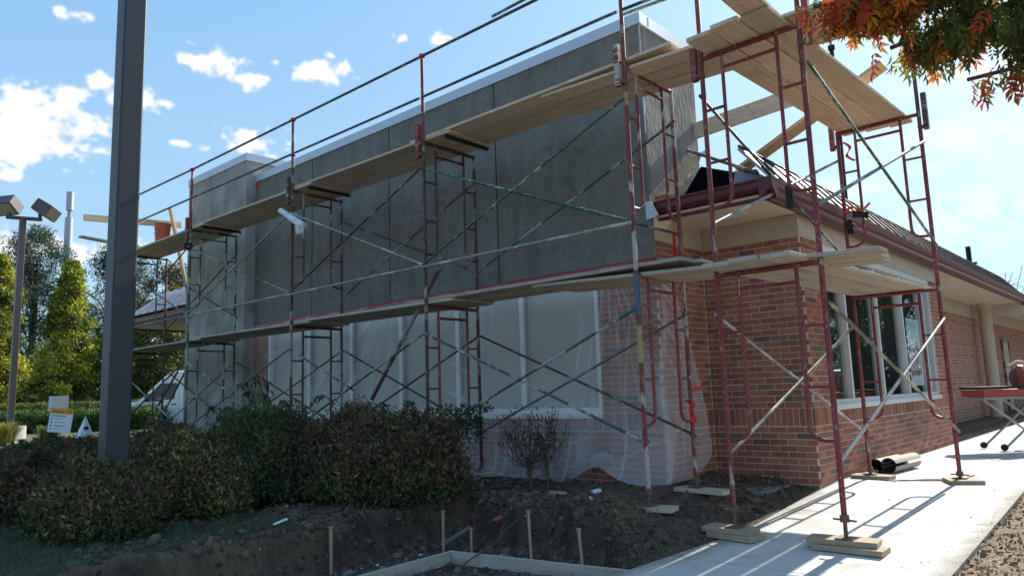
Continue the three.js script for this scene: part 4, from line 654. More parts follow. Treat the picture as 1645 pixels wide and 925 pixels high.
{ // felt roll, strap, saw on its stand, right side of the walk
  const o = thing('felt_roll', 'grey roll of roofing felt, black inside, lying by the side wall', 'felt roll');
  const half = (x0, z0, x1, z1, r, y) => { const pts = []; for (let i = 0; i <= 30; i++) { const a = i / 30 * 5.9 + .3; pts.push([Math.cos(a) * r * (1 - i * .002), Math.sin(a) * r]); } const P = [], I = []; const d = V(x1 - x0, 0, z1 - z0), n = V(-d.z, 0, d.x).normalize(); pts.forEach(([a, b]) => { for (const t of [0, 1]) P.push(lerp(x0, x1, t) + n.x * a, y + b, lerp(z0, z1, t) + n.z * a); }); for (let i = 0; i < 30; i++) I.push(2 * i, 2 * i + 1, 2 * i + 2, 2 * i + 1, 2 * i + 3, 2 * i + 2); const g = new THREE.BufferGeometry(); g.setAttribute('position', new THREE.Float32BufferAttribute(P, 3)); g.setIndex(I); g.computeVertexNormals(); uvm(g); return g; };
  const fm2 = std({ color: lin(.30, .26, .21), roughness: .8, side: THREE.DoubleSide }), inn = std({ color: lin(.015, .015, .016), roughness: .9, side: THREE.DoubleSide });
  part('sheet', half(1.49, -1.33, 1.56, -2.15, .088, .066), fm2, o); part('inner_sheet', half(1.49, -1.328, 1.56, -2.14, .083, .066), inn, o); part('sheet', half(1.345, -1.35, 1.40, -2.05, .078, .056), fm2, o); part('inner_sheet', half(1.345, -1.348, 1.40, -2.04, .073, .056), inn, o);
  single('strap', pipeG([V(1.62, -.02, -.66), V(1.80, -.018, -.70), V(2.0, -.02, -.82), V(2.15, -.022, -.95), V(2.28, -.02, -1.2), V(2.36, -.0, -1.3)], .008, 5, 30), M.straw, 'thin yellowish strap trailing over the bright walk from a timber pad', 'strap');
  single('strap', pipeG([V(1.7, -.02, -.62), V(1.92, -.02, -.86), V(2.05, -.02, -.95), V(2.22, -.02, -1.02)], .006, 5, 20), M.olive, 'second thin strap curling beside the first on the walk', 'strap');
  const s = thing('tile_saw', 'red masonry saw on a folding stand at the right edge of the walk', 'saw');
  const sx = 2.0, sz = -5.0, at = (u, y, w) => V(sx + u * .74 + w * .67, y, sz - u * .67 + w * .74);   // u along the stand, w towards viewer
  const barG = (a, b, r) => tubeG(a, b, r, 8);
  const bxAt = (u0, u1, y0, y1, w0, w1) => uvm(new THREE.BoxGeometry(u1 - u0, y1 - y0, w1 - w0).translate((u0 + u1) / 2, (y0 + y1) / 2, (w0 + w1) / 2)).applyMatrix4(new THREE.Matrix4().makeBasis(V(.74, 0, -.67), V(0, 1, 0), V(.67, 0, .74)).setPosition(sx, 0, sz));
  part('tray', bxAt(-.30, 1.2, .76, .86, -.28, .28), std({ color: lin(.45, .075, .04), roughness: .6 }), s); part('table', bxAt(-.34, .30, .875, .91, -.26, .26), M.black, s); part('tray_rim', bxAt(-.32, 1.22, .72, .757, -.3, .3), std({ color: lin(.36, .30, .25) }), s);
  for (const w of [-.24, .24]) { part('stand_leg', barG(at(-.05, .76, w), at(.85, .02, w), .018), M.steel, s); part('stand_leg', barG(at(.85, .76, w), at(-.05, .02, w), .018), M.steel, s); const c = part('caster', new THREE.CylinderGeometry(.05, .05, .03, 14).rotateX(1.57).translate(...at(-.07, .03, w).toArray()), M.rubber, s); }
  part('blade_guard', new THREE.CylinderGeometry(.19, .19, .07, 24, 1, false, 0, Math.PI).rotateZ(Math.PI / 2).rotateX(Math.PI / 2).rotateY(.74).translate(...at(.44, 1.03, 0).toArray()), std({ color: lin(.60, .16, .12), roughness: .4 }), s);
  part('blade', new THREE.CylinderGeometry(.165, .165, .006, 28).rotateX(Math.PI / 2).rotateY(.74).translate(...at(.44, 1.02, 0).toArray()), M.rustSteel, s);
  part('guard_arm', pipeG([at(.25, 1.2, .05), at(.42, 1.27, .05), at(.62, 1.18, .05), at(.74, 1.02, .05)], .02, 8), std({ color: lin(.6, .5, .42) }), s); part('motor', new THREE.CylinderGeometry(.11, .11, .34, 18).rotateX(Math.PI / 2).rotateY(.74).translate(...at(.80, 1.16, -.02).toArray()), M.galv, s); part('water_pump', bxAt(.66, .9, .9, 1.04, -.1, .1), std({ color: lin(.42, .27, .13) }), s);
  single('cable', pipeG([at(.0, -.02, .34), at(.25, -.022, .30), at(.5, -.022, .45), at(.8, -.022, .30), at(1.1, -.022, .42)], .008, 5, 30), M.black, 'thin cable trailing on the walk under the masonry saw', 'cable');
}
// ---------------------------------------------------------------- light poles, signs
{
  const p = thing('light_pole', 'dark square steel light pole standing close in the bushes', 'light pole');
  part('shaft', uvm(new RoundedBoxGeometry(.205, 9, .205, 3, .018).translate(-3.05, 4.4, 5.55), 1), M.polePaint, p);
  part('base_cover', uvm(new RoundedBoxGeometry(.34, .12, .34, 2, .02).translate(-3.05, .03, 5.55)), M.polePaint, p);
  const l = thing('parking_light', 'slim bronze parking lot light with two tilted box heads', 'light pole'), bx = -19.1, bz = 2.35;
  const P = part('shaft', uvm(new RoundedBoxGeometry(.15, 5.85, .15, 1, .015).translate(bx, 3.35, bz)), M.bronze, l); part('footing', new THREE.CylinderGeometry(.36, .38, .72, 20).translate(bx, .25, bz), M.paleConcrete, l);
  const X = V(.66, 0, -.75), arm = (t, y) => V(bx + X.x * t, y, bz + X.z * t);
  part('crossbar', tubeG(arm(-.42, 6.30), arm(.48, 6.22), .055, 8), M.bronze, l);
  const head = (t, y, rot) => { const g = new THREE.Group(); const h = part('lamp_head', new RoundedBoxGeometry(.62, .34, .46, 2, .02), M.bronze, l); h.position.copy(arm(t, y)); h.rotation.set(...rot, 'YXZ'); const lens = part('lens', boxG(-.27, .27, -.178, -.171, -.19, .19), std({ color: lin(.36, .31, .26), roughness: .25 }), h); return h; };
  head(-.44, 6.62, [-.62, .62, .05]); head(.60, 6.48, [-.55, -.75, .12]);
  part('knuckle', tubeG(arm(-.36, 6.28), arm(-.38, 6.5), .05, 8), M.bronze, l); part('knuckle', pipeG([arm(.44, 6.24), arm(.44, 6.42), arm(.52, 6.46)], .045, 8), M.bronze, l);
  single('notice_plate', boxG(-17.6, -17.18, .86, 1.34, 3.16, 3.175), M.white, 'white notice plate at the left picture edge in front of the parking light', 'sign');
  // yellow-headed curbside sign
  const cv = document.createElement('canvas'); cv.width = 256; cv.height = 300; const c = cv.getContext('2d'); c.fillStyle = '#eceef2'; c.fillRect(0, 0, 256, 300); c.fillStyle = '#f0a21c'; c.fillRect(0, 0, 256, 66); c.fillStyle = '#6b4a14'; for (let i = 0; i < 6; i++) c.fillRect(26 + i * 20, 34 + (i % 2) * 4, 15, 18 - (i % 2) * 4); c.fillStyle = '#d9781a'; c.fillRect(190, 22, 46, 22); c.fillStyle = '#20222a'; c.font = 'bold 36px sans-serif'; c.fillText('Curbside', 26, 106);
  c.fillStyle = '#4a4d58'; for (let i = 0; i < 4; i++) { c.fillRect(22, 128 + i * 40, 17, 17); c.fillStyle = '#8b8e99'; c.fillRect(62, 130 + i * 40, 92 + (i % 3) * 26, 6); if (i === 2) c.fillRect(62, 140 + i * 40, 118, 6); c.fillStyle = '#4a4d58'; }
  const t = new THREE.CanvasTexture(cv); t.colorSpace = THREE.SRGBColorSpace;
  const s = thing('yard_sign', 'white sign with yellow heading on a stake in front of the hedges', 'sign'); const pl = part('sign_board', new THREE.PlaneGeometry(.44, .51), std({ map: t, roughness: .5 }), s), bk = part('sign_back', new THREE.BoxGeometry(.44, .51, .012), M.white, s); pl.position.set(-13.92, .78, 2.72); pl.rotation.set(.0, 1.1, -.12, 'YXZ'); bk.position.set(-13.927, .78, 2.716); bk.rotation.copy(pl.rotation); part('stake', tubeG(V(-13.95, .1, 2.70), V(-13.945, .6, 2.70), .012, 5), M.steel, s);
  const u = thing('utility_box', 'grey utility box on a post behind the yellow-headed sign', 'utility box'); part('post', boxG(-20.86, -20.66, .2, 1.0, .66, .80), M.galv, u); part('box', boxG(-20.9, -20.6, .95, 1.40, .52, .96), M.galv, u);
  const w = thing('white_cover', 'white pointed cover with a dark mark by the low wall near the dark pole', 'cover'); part('cover', new THREE.ConeGeometry(.21, .52, 6).translate(-12.55, .62, 2.68), M.white, w); part('mark', boxG(-12.43, -12.42, .60, .66, 2.66, 2.74), M.black, w);
  single('low_wall', boxG(-13.2, -11.4, .1, .42, 2.1, 2.35), M.paleConcrete, 'low pale concrete wall behind the bushes left of the dark pole', 'wall');
  const mp = thing('monopole', 'tall pale round antenna pole behind the trees', 'antenna pole'); part('shaft', tubeG(V(-61.6, 0, -11.5), V(-61.15, 16.2, -11.35), .36, 16, .29), M.galv, mp); part('top_section', tubeG(V(-61.13, 16.8, -11.35), V(-61.11, 18.3, -11.34), .27, 16), M.galv, mp); part('antenna_neck', tubeG(V(-61.14, 16.15, -11.35), V(-61.13, 16.85, -11.35), .16, 10), M.steel, mp);
}
// ---------------------------------------------------------------- white van
{
  const v = thing('cargo_van', 'white high-roof cargo van parked behind the scaffold at the far left', 'van');
  const s = new THREE.Shape(); [[-3.0, .38], [-3.02, .75], [-2.86, 1.08], [-2.05, 1.28], [-1.12, 2.22], [-.75, 2.42], [2.9, 2.46], [2.98, 2.2], [2.98, .40]].forEach(([x, y], i) => i ? s.lineTo(x, y) : s.moveTo(x, y));
  for (const cx of [1.95, -2.05]) { const h = new THREE.Path(); h.absarc(cx, .38, .40, 0, Math.PI, false); h.lineTo(cx - .40, .381); }
  const g = new THREE.ExtrudeGeometry(s, { depth: 1.78, bevelEnabled: true, bevelSize: .08, bevelThickness: .10, bevelSegments: 4 }); g.translate(0, 0, -.89); uvm(g); part('body', g, M.vanPaint, v);
  const sideG = (pts, z) => { const q = new THREE.Shape(); pts.forEach(([x, y], i) => i ? q.lineTo(x, y) : q.moveTo(x, y)); return uvm(new THREE.ExtrudeGeometry(q, { depth: .012, bevelEnabled: false }).translate(0, 0, z)); };
  part('side_window', sideG([[-1.92, 1.32], [-1.18, 2.02], [-.66, 2.02], [-.76, 1.40]], .985), M.darkGlass, v);
  part('windscreen', slabG([-2.02, 1.40, -.78], [-2.02, 1.40, .78], [-1.24, 2.20, .72], [-1.24, 2.20, -.72], .02), M.darkGlass, v);
  part('door_seam', [sideG([[-.60, .55], [-.60, 2.10], [-.585, 2.10], [-.585, .55]], .986), sideG([[-1.95, .55], [-1.95, 1.28], [-1.935, 1.28], [-1.935, .55]], .986), sideG([[-.4, .55], [-.4, 2.2], [-.385, 2.2], [-.385, .55]], .986)], M.galv, v);
  part('sill_trim', boxG(-1.55, 2.9, .36, .56, -.985, .985), M.rubber, v); part('door_handle', boxG(-.85, -.68, 1.18, 1.22, .985, 1.01), M.black, v);
  part('bumper', uvm(new RoundedBoxGeometry(.22, .34, 1.9, 2, .05).translate(-3.03, .52, 0)), M.rubber, v); part('headlamp', uvm(new RoundedBoxGeometry(.3, .22, .28, 2, .05).translate(-2.84, .95, .80)), M.flash, v);
  part('mirror', uvm(new RoundedBoxGeometry(.12, .30, .2, 2, .03).translate(-1.75, 1.48, 1.10)), M.black, v);
  for (const x of [-2.05, 1.95]) for (const z of [-.86, .86]) { const w = part('wheel', new THREE.CylinderGeometry(.36, .36, .24, 24).rotateX(Math.PI / 2).translate(x, .36, z), M.rubber, v); part('hub', new THREE.CylinderGeometry(.2, .2, .26, 16).rotateX(Math.PI / 2).translate(x, .36, z), M.galv, w); part('wheel_arch', new THREE.TorusGeometry(.42, .05, 6, 18, Math.PI).translate(x, .38, z > 0 ? .93 : -.93), M.rubber, v); }
  v.position.set(-21.55, .02, -3.95); v.rotation.y = .90; v.userData.placed = true; v.scale.setScalar(.86);
  // red frame members leaning beside the tower
  const o = thing('leaning_scaffold', 'spare red scaffold frame leaning beside the tower in front of the white van', 'scaffold'); part('post', tubeG(V(-12.05, .2, 1.9), V(-11.7, 1.75, 1.2), .024, 8), M.red, o); part('post', tubeG(V(-11.85, .2, 1.75), V(-11.55, 1.75, 1.1), .022, 8), M.red, o); part('rung', tubeG(V(-12.0, .45, 1.8), V(-11.8, .45, 1.7), .02, 6), M.red, o);
  // far brick house
  const h = thing('brick_house', 'low house with brick base and white windows behind the trees', 'house'); part('wall', boxG(-84, -70, 1.9, 4.3, -15.5, -8), M.cream, h); part('brick_base', boxG(-84.05, -69.95, -.2, 1.9, -15.55, -7.95), M.farBrick, h); part('roof', slabG([-85, 4.2, -7.4], [-69, 4.2, -7.4], [-70, 6.2, -12], [-84, 6.2, -12], .1), M.rust, h);
  for (const [z0, z1] of [[-11.8, -10.5], [-14.3, -13.0]]) { const w = part('window', boxG(-69.98, -69.9, 1.95, 3.9, z0, z1), M.white, h); for (const k of [0, 1]) part('pane', boxG(-69.9, -69.88, 2.05, 3.8, lerp(z0, z1, k * .5) + .07, lerp(z0, z1, k * .5 + .5) - .07), M.darkGlass, w); }
  single('brick_planter', boxG(-30, -28.6, .2, 1.25, -7.2, -5.6), M.farBrick, 'small red brick enclosure beyond the nose of the white van', 'brick enclosure');
}
// ---------------------------------------------------------------- plants
function leafCluster(n, R, len, wid, seed) {            // a clump of small bent leaves
  const r = mulberry(seed), P = [], I = []; let k = 0; const q = new THREE.Quaternion(), e = new THREE.Euler();
  for (let i = 0; i < n; i++) {
    const c = V(r() - .5, r() - .5, r() - .5).multiplyScalar(2 * R); e.set((r() - .5) * 2.2, r() * 6.28, (r() - .5) * 2.2); q.setFromEuler(e); const L = len * (.7 + .6 * r()), w = wid * (.7 + .6 * r());
    for (const p of [[0, 0, 0], [w / 2, L * .45, .06 * L], [0, L, -.12 * L], [-w / 2, L * .45, .06 * L]]) { const v = V(...p).applyQuaternion(q).add(c); P.push(v.x, v.y, v.z); }
    I.push(k, k + 1, k + 2, k, k + 2, k + 3); k += 4;
  }
  const g = new THREE.BufferGeometry(); g.setAttribute('position', new THREE.Float32BufferAttribute(P, 3)); g.setIndex(I); g.computeVertexNormals(); uvm(g); return g;
}
function foliage(name, geo, mat, n, sample, parent) {    // sample(i) -> {p, s, c}
  const L = []; for (let i = 0; i < n; i++) { const q = sample(i); if (q) L.push({ p: q.p, r: [rr(-.6, .6), rr(0, 6.28), rr(-.6, .6)], s: q.s, c: q.c }); }
  const m = inst(name, geo, mat, L); parent.add(m); return m;
}
const mixc = (a, b, t) => a.map((v, i) => lerp(v, b[i], t));
const bushLeaf = leafCluster(16, .085, .055, .024, 3), bushLeaf2 = leafCluster(14, .09, .075, .026, 5);
function bush(label, x, z, rx, ry, rz, n, cols, geo = bushLeaf, group) {
  n = Math.round(n * 1.35);
  const o = thing('bush', label, 'bush', group), y0 = gy(x, z), st = [];
  for (let i = 0; i < 14; i++) { const a = rr(0, 6.28), t = rr(.3, .85); st.push(pipeG([V(x + Math.cos(a) * .08, y0 - .05, z + Math.sin(a) * .08), V(x + Math.cos(a) * rx * t * .5, y0 + ry * .45, z + Math.sin(a) * rz * t * .5), V(x + Math.cos(a) * rx * t, y0 + ry * rr(.6, .95), z + Math.sin(a) * rz * t)], .008, 5, 8)); }
  const tip = []; for (let i = 0; i < 20; i++) { const a = rr(0, 6.28), t = rr(.15, .95), h = ry * rr(.95, 1.32) * (1 - .25 * t * t), A = V(x + Math.cos(a) * rx * t * .7, y0 + ry * .4, z + Math.sin(a) * rz * t * .7), B = V(x + Math.cos(a) * rx * t * .95, y0 + h * .8, z + Math.sin(a) * rz * t * .95), D = V(x + Math.cos(a + .2) * rx * t * 1.1, y0 + h, z + Math.sin(a + .2) * rz * t * 1.1); st.push(pipeG([A, B, D], .0035, 4, 6)); const cv = new THREE.CatmullRomCurve3([A, B, D]); for (let q = 0; q < 9; q++) tip.push(cv.getPoint(.45 + q * .06)); }
  part('stems', st, M.twig, o, true);
  foliage('shoots', leafCluster(5, .026, .05, .02, 33), M.leaf, tip.length, (i) => { const k = rr(.6, 1.3), c = rnd() < .3 ? cols[cols.length - 1] : cols[0]; return { p: [tip[i].x, tip[i].y, tip[i].z], s: rr(.7, 1.15), c: c.map((v) => v * k) }; }, o);
  const sd = Math.floor(rr(0, 999));
  foliage('foliage', geo, M.leafDense, n, () => {
    const a = rr(0, 6.283), u = rr(-.25, 1), s = Math.sqrt(1 - Math.max(0, u) ** 2), t = Math.pow(rnd(), .38);
    const lump = (.62 + .74 * (fbm(Math.cos(a) * 2.1 + 5, u * 2.4 + Math.sin(a) * 2.1 + 5, 0, 4, sd))) * (rnd() < .07 ? rr(1, 1.28) : 1);
    const px = x + Math.cos(a) * s * rx * t * lump, pz = z + Math.sin(a) * s * rz * t * lump, py = y0 + .02 + Math.max(.02, (u * .72 + .28)) * ry * lump * (.35 + .65 * t);
    const h = (py - y0) / ry, nn = fbm(px * 3, py * 3 + pz * 2, 0, 3, sd + 3); const k = rr(.6, 1.3);
    let c = mixc(cols[0], cols[1], sst(.30, .62, h * .55 + nn * .5)); if (cols[2] && nn > .54 && rnd() < .5) c = cols[2]; if (rnd() < .035) c = [.24, .15, .05];
    return { p: [px, py, pz], s: rr(.58, 1.05), c: c.map((v) => v * k) };
  }, o);
  return o;
}
const GR = [.082, .112, .044], BR = [.140, .105, .056], YL = [.23, .21, .07], DG = [.060, .094, .042], RB = [.135, .082, .052];
bush('big loose bush, brownish on top and green below, left of the trench', -2.22, 3.32, .86, .86, .64, 2700, [GR, BR, RB]);
bush('low green flank growing at the right end of the big bush', -1.52, 3.12, .34, .74, .34, 520, [GR, BR, RB]);
bush('dark green bush left of the big bush, in front of the tall plant', -3.35, 4.0, .80, .84, .62, 2300, [DG, GR, BR], bushLeaf2);
bush('low brown-green bush in front of the dark pole with yellow shoot tips', -2.78, 5.78, .58, .52, .42, 1500, [GR, BR, YL]);
bush('yellow-tipped bush right of the dark pole foot', -3.0, 4.85, .58, .66, .5, 1700, [GR, BR, YL]);
bush('brownish bush at the left picture edge near the grass', -4.5, 5.85, .75, .56, .55, 1600, [DG, BR, RB]);
bush('dark low bush left of and behind the dark pole', -5.0, 5.3, .80, .50, .6, 1500, [DG, DG, BR]);
bush('russet bush right behind the dark pole, below the white van', -5.0, 4.3, .95, .58, .6, 1700, [DG, BR, RB]);
bush('dark bush below the green scaffold frame of the tower', -6.6, 3.55, .85, .62, .5, 1500, [DG, BR, GR]);
bush('dark bush under the leftmost scaffold bay, near the pale low wall', -8.6, 4.1, .95, .40, .6, 1300, [DG, BR, DG]);
bush('russet low bush at the far left edge beside the ornamental grass', -7.6, 5.6, .85, .40, .6, 1300, [DG, RB, BR]);
bush('dark spreading bush behind the low wall', -10.5, 3.9, 1.0, .34, .7, 1100, [DG, BR, DG]);
{ // tall plant with drooping leaves
  const o = thing('tall_shrub', 'tall shrub with long drooping green leaves in front of the jamb board', 'shrub'), bx = -4.75, bz = 3.05, y0 = gy(bx, bz), st = [], lg = [], cs = [];
  const lf = (p, a, len, droop) => { const P = [], I = [], n = 4; for (let i = 0; i <= n; i++) { const t = i / n, w = .019 * Math.sin(Math.PI * Math.min(1, t * .92 + .06)), d = t * len, yy = p.y + d * .25 - droop * t * t * len, x = p.x + Math.cos(a) * d * (1 - .25 * t), z = p.z + Math.sin(a) * d * (1 - .25 * t); P.push(x - Math.sin(a) * w, yy, z + Math.cos(a) * w, x + Math.sin(a) * w, yy + .004, z - Math.cos(a) * w); if (i < n) I.push(2 * i, 2 * i + 1, 2 * i + 2, 2 * i + 1, 2 * i + 3, 2 * i + 2); } const g = new THREE.BufferGeometry(); g.setAttribute('position', new THREE.Float32BufferAttribute(P, 3)); g.setIndex(I); g.computeVertexNormals(); return uvm(g); };
  for (let i = 0; i < 24; i++) { const a = rr(0, 6.28), R = rr(.2, 1.25), H = rr(.85, 1.6) * (1 - .22 * R); const ex = bx + Math.cos(a) * R * 1.0 + .15, ez = bz + Math.sin(a) * R * .55; const c = [V(bx + rr(-.1, .1), y0, bz + rr(-.1, .1)), V(lerp(bx, ex, .5), y0 + H * .62, lerp(bz, ez, .5)), V(ex, y0 + H, ez), V(ex + Math.cos(a) * .18, y0 + H - .05, ez + Math.sin(a) * .1)]; st.push(pipeG(c, .006, 5, 12)); const cr = new THREE.CatmullRomCurve3(c); for (let k = 0; k < 17; k++) { const t = .42 + .58 * k / 17; lg.push(lf(cr.getPoint(t), rr(0, 6.28), rr(.08, .15), rr(.6, 1.4))); const q = rr(.6, 1.3); cs.push((rnd() < .1 ? [.13, .12, .04] : [.075, .14, .055]).map((v) => v * q)); } }
  part('stems', st, M.twig, o, true); const m = leafMat(1, 1, 1, .3); m.vertexColors = true; const fm3 = new THREE.Mesh(mg(lg, cs), m); fm3.name = numbered('foliage'); fm3.userData.kind = 'stuff'; o.add(fm3);
}
{ // bare shrub
  const o = thing('bare_shrub', 'small nearly bare shrub with thin upright twigs before the plastic sheet', 'shrub'), bx = -1.05, bz = 2.12, y0 = gy(bx, bz), st = [], tips = [];
  part('stem', pipeG([V(bx, y0 - .03, bz), V(bx - .02, y0 + .15, bz), V(bx - .05, y0 + .32, bz)], .016, 6, 8), M.twig, o); part('stem', pipeG([V(bx + .22, y0 - .03, bz + .02), V(bx + .23, y0 + .2, bz), V(bx + .2, y0 + .4, bz)], .012, 6, 8), M.twig, o);
  for (let i = 0; i < 95; i++) { const a = rr(0, 6.28), R = rr(.05, .42), H = rr(.45, .85), x0 = bx + (rnd() < .3 ? .2 : -.04), ex = x0 + Math.cos(a) * R, ez = bz + Math.sin(a) * R * .8; const c = [V(x0, y0 + rr(.1, .3), bz), V(lerp(x0, ex, .55), y0 + H * .55, lerp(bz, ez, .5)), V(ex, y0 + H, ez)]; st.push(pipeG(c, .0032, 4, 8)); tips.push(c[2], new THREE.CatmullRomCurve3(c).getPoint(.75)); }
  part('twigs', st, M.twig, o, true);
  foliage('leaves', leafCluster(4, .03, .035, .016, 8), M.leaf, 210, (i) => { const t = tips[i % tips.length], k = rr(.5, 1.2); return { p: [t.x + rr(-.05, .05), t.y + rr(-.06, .04), t.z + rr(-.05, .05)], s: rr(.7, 1.2), c: [.075 * k, .085 * k, .035 * k] }; }, o);
  const o2 = thing('young_shoot', 'leafy green sprig growing round the red post right of the big bush', 'shrub'), s2 = []; for (let i = 0; i < 14; i++) s2.push(pipeG([V(-2.0 + rr(-.05, .05), .0, 2.3), V(-1.95 + rr(-.2, .2), .4, 2.3 + rr(-.1, .1)), V(-1.95 + rr(-.35, .35), rr(.6, .85), 2.3 + rr(-.15, .15))], .004, 4, 8)); part('stems', s2, M.twig, o2, true);
  foliage('leaves', leafCluster(8, .05, .05, .02, 9), M.leaf, 130, () => { const k = rr(.6, 1.2); return { p: [-1.95 + rr(-.38, .38), rr(.55, .9), 2.3 + rr(-.18, .18)], s: rr(.7, 1.2), c: [.05 * k, .085 * k, .03 * k] }; }, o2);
}
{ // clipped hedges and ornamental grasses, far left
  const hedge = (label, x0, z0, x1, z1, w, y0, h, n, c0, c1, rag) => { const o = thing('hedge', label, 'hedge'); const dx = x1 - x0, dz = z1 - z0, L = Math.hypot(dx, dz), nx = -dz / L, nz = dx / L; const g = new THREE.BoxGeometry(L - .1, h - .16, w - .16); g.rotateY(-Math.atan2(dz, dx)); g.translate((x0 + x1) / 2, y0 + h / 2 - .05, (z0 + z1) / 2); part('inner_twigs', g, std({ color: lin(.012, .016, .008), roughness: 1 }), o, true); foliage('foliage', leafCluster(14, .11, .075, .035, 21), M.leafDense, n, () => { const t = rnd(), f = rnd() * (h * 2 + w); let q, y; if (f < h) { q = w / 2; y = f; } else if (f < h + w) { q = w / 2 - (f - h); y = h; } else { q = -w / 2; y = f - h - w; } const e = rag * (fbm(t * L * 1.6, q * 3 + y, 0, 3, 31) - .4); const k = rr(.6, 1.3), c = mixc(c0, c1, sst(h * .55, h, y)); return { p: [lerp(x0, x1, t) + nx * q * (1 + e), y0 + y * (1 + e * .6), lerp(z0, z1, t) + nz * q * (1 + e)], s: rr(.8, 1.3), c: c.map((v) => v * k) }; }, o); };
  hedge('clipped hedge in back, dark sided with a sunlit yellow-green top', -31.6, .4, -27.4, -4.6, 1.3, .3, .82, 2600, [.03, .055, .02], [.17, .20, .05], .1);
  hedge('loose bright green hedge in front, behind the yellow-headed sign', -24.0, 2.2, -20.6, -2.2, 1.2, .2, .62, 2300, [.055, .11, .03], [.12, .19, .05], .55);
  const gr = (label, x, z, n, h, col) => { const o = thing('ornamental_grass', label, 'ornamental grass'), P = [], I = [], C = []; for (let i = 0; i < n; i++) { const a = rr(0, 6.28), l = rr(.6, 1) * h, sp = rr(.1, .55) * h, k = rr(.6, 1.3), b = P.length / 3, bx = x + rr(-.12, .12), bz = z + rr(-.12, .12), y = gy(x, z); for (const [t, w] of [[0, .010], [.5, .009], [.85, .006], [1, .001]]) { const px = bx + Math.cos(a) * sp * t * t, pz = bz + Math.sin(a) * sp * t * t, py = y + l * (t - .25 * t * t); P.push(px - Math.sin(a) * w, py, pz + Math.cos(a) * w, px + Math.sin(a) * w, py, pz - Math.cos(a) * w); for (let q = 0; q < 2; q++) C.push(...col.map((v) => v * k)); } for (let q = 0; q < 3; q++) I.push(b + 2 * q, b + 2 * q + 1, b + 2 * q + 2, b + 2 * q + 1, b + 2 * q + 3, b + 2 * q + 2); } const g = new THREE.BufferGeometry(); g.setAttribute('position', new THREE.Float32BufferAttribute(P, 3)); g.setAttribute('color', new THREE.Float32BufferAttribute(C, 3)); g.setIndex(I); g.computeVertexNormals(); uvm(g); const m = leafMat(1, 1, 1, .3); m.vertexColors = true; part('blades', g, m, o, true); };
  gr('yellow ornamental grass clump left of the yellow-headed sign', -15.9, 3.2, 420, .75, [.30, .29, .07]); gr('second yellow-green grass clump under the yellow-headed sign', -15.1, 2.6, 380, .62, [.26, .28, .07]); gr('orange-brown ornamental grass at the left edge by the light footing', -16.2, 4.1, 420, .70, [.34, .17, .07]);
  single('pale_kerb', boxG(-18.5, -14.0, .15, .30, 2.95, 3.25), M.paleConcrete, 'pale sunlit kerb strip below the ornamental grass', 'kerb');
}
function tree(label, x, z, y0, H, crown, n, cols, leafG, shape, trunkR = .16, group) {
  const o = thing('tree', label, 'tree', group); part('trunk', pipeG([V(x, y0 - .1, z), V(x + .05, y0 + H * .35, z), V(x - .03, y0 + H * .8, z)], trunkR * .8, 8, 10), M.bark, o);
  const lb = []; for (let i = 0; i < 16; i++) { const a = rr(0, 6.28), h = rr(.25, .75) * H, R = crown * rr(.4, .8); lb.push(pipeG([V(x, y0 + h * .8, z), V(x + Math.cos(a) * R * .5, y0 + h + .1 * H, z + Math.sin(a) * R * .5), V(x + Math.cos(a) * R, y0 + h + .17 * H, z + Math.sin(a) * R)], trunkR * .16, 5, 6)); } part('limbs', lb, M.bark, o, true);
  const K = Math.max(24, Math.round(n / 24)), CL = [];
  for (let i = 0; i < K; i++) { const t = (i + rnd()) / K, a = i * 2.39996 + rr(-.5, .5), w = shape(t), q = Math.pow(rr(.05, 1), .5); const R = crown * w * q * rr(.8, 1.15); CL.push([x + Math.cos(a) * R, y0 + H * t, z + Math.sin(a) * R, crown * rr(.13, .26) * (.55 + .5 * w), rnd()]); }
  foliage('crown', leafG, M.leaf, n, () => { const c0 = CL[Math.floor(rnd() * K)], r0 = c0[3] * Math.pow(rnd(), .5), a = rr(0, 6.283), u = rr(-1, 1), s1 = Math.sqrt(1 - u * u); const k = rr(.6, 1.3) * (.75 + .5 * c0[4]); const c = mixc(cols[0], cols[1], sst(.25, .95, c0[4] * .55 + rnd() * .3 + (u + 1) * .12)); return { p: [c0[0] + Math.cos(a) * s1 * r0 * 1.15, c0[1] + u * r0 * .85, c0[2] + Math.sin(a) * s1 * r0 * 1.15], s: rr(.7, 1.25), c: c.map((v) => v * k) }; }, o);
}
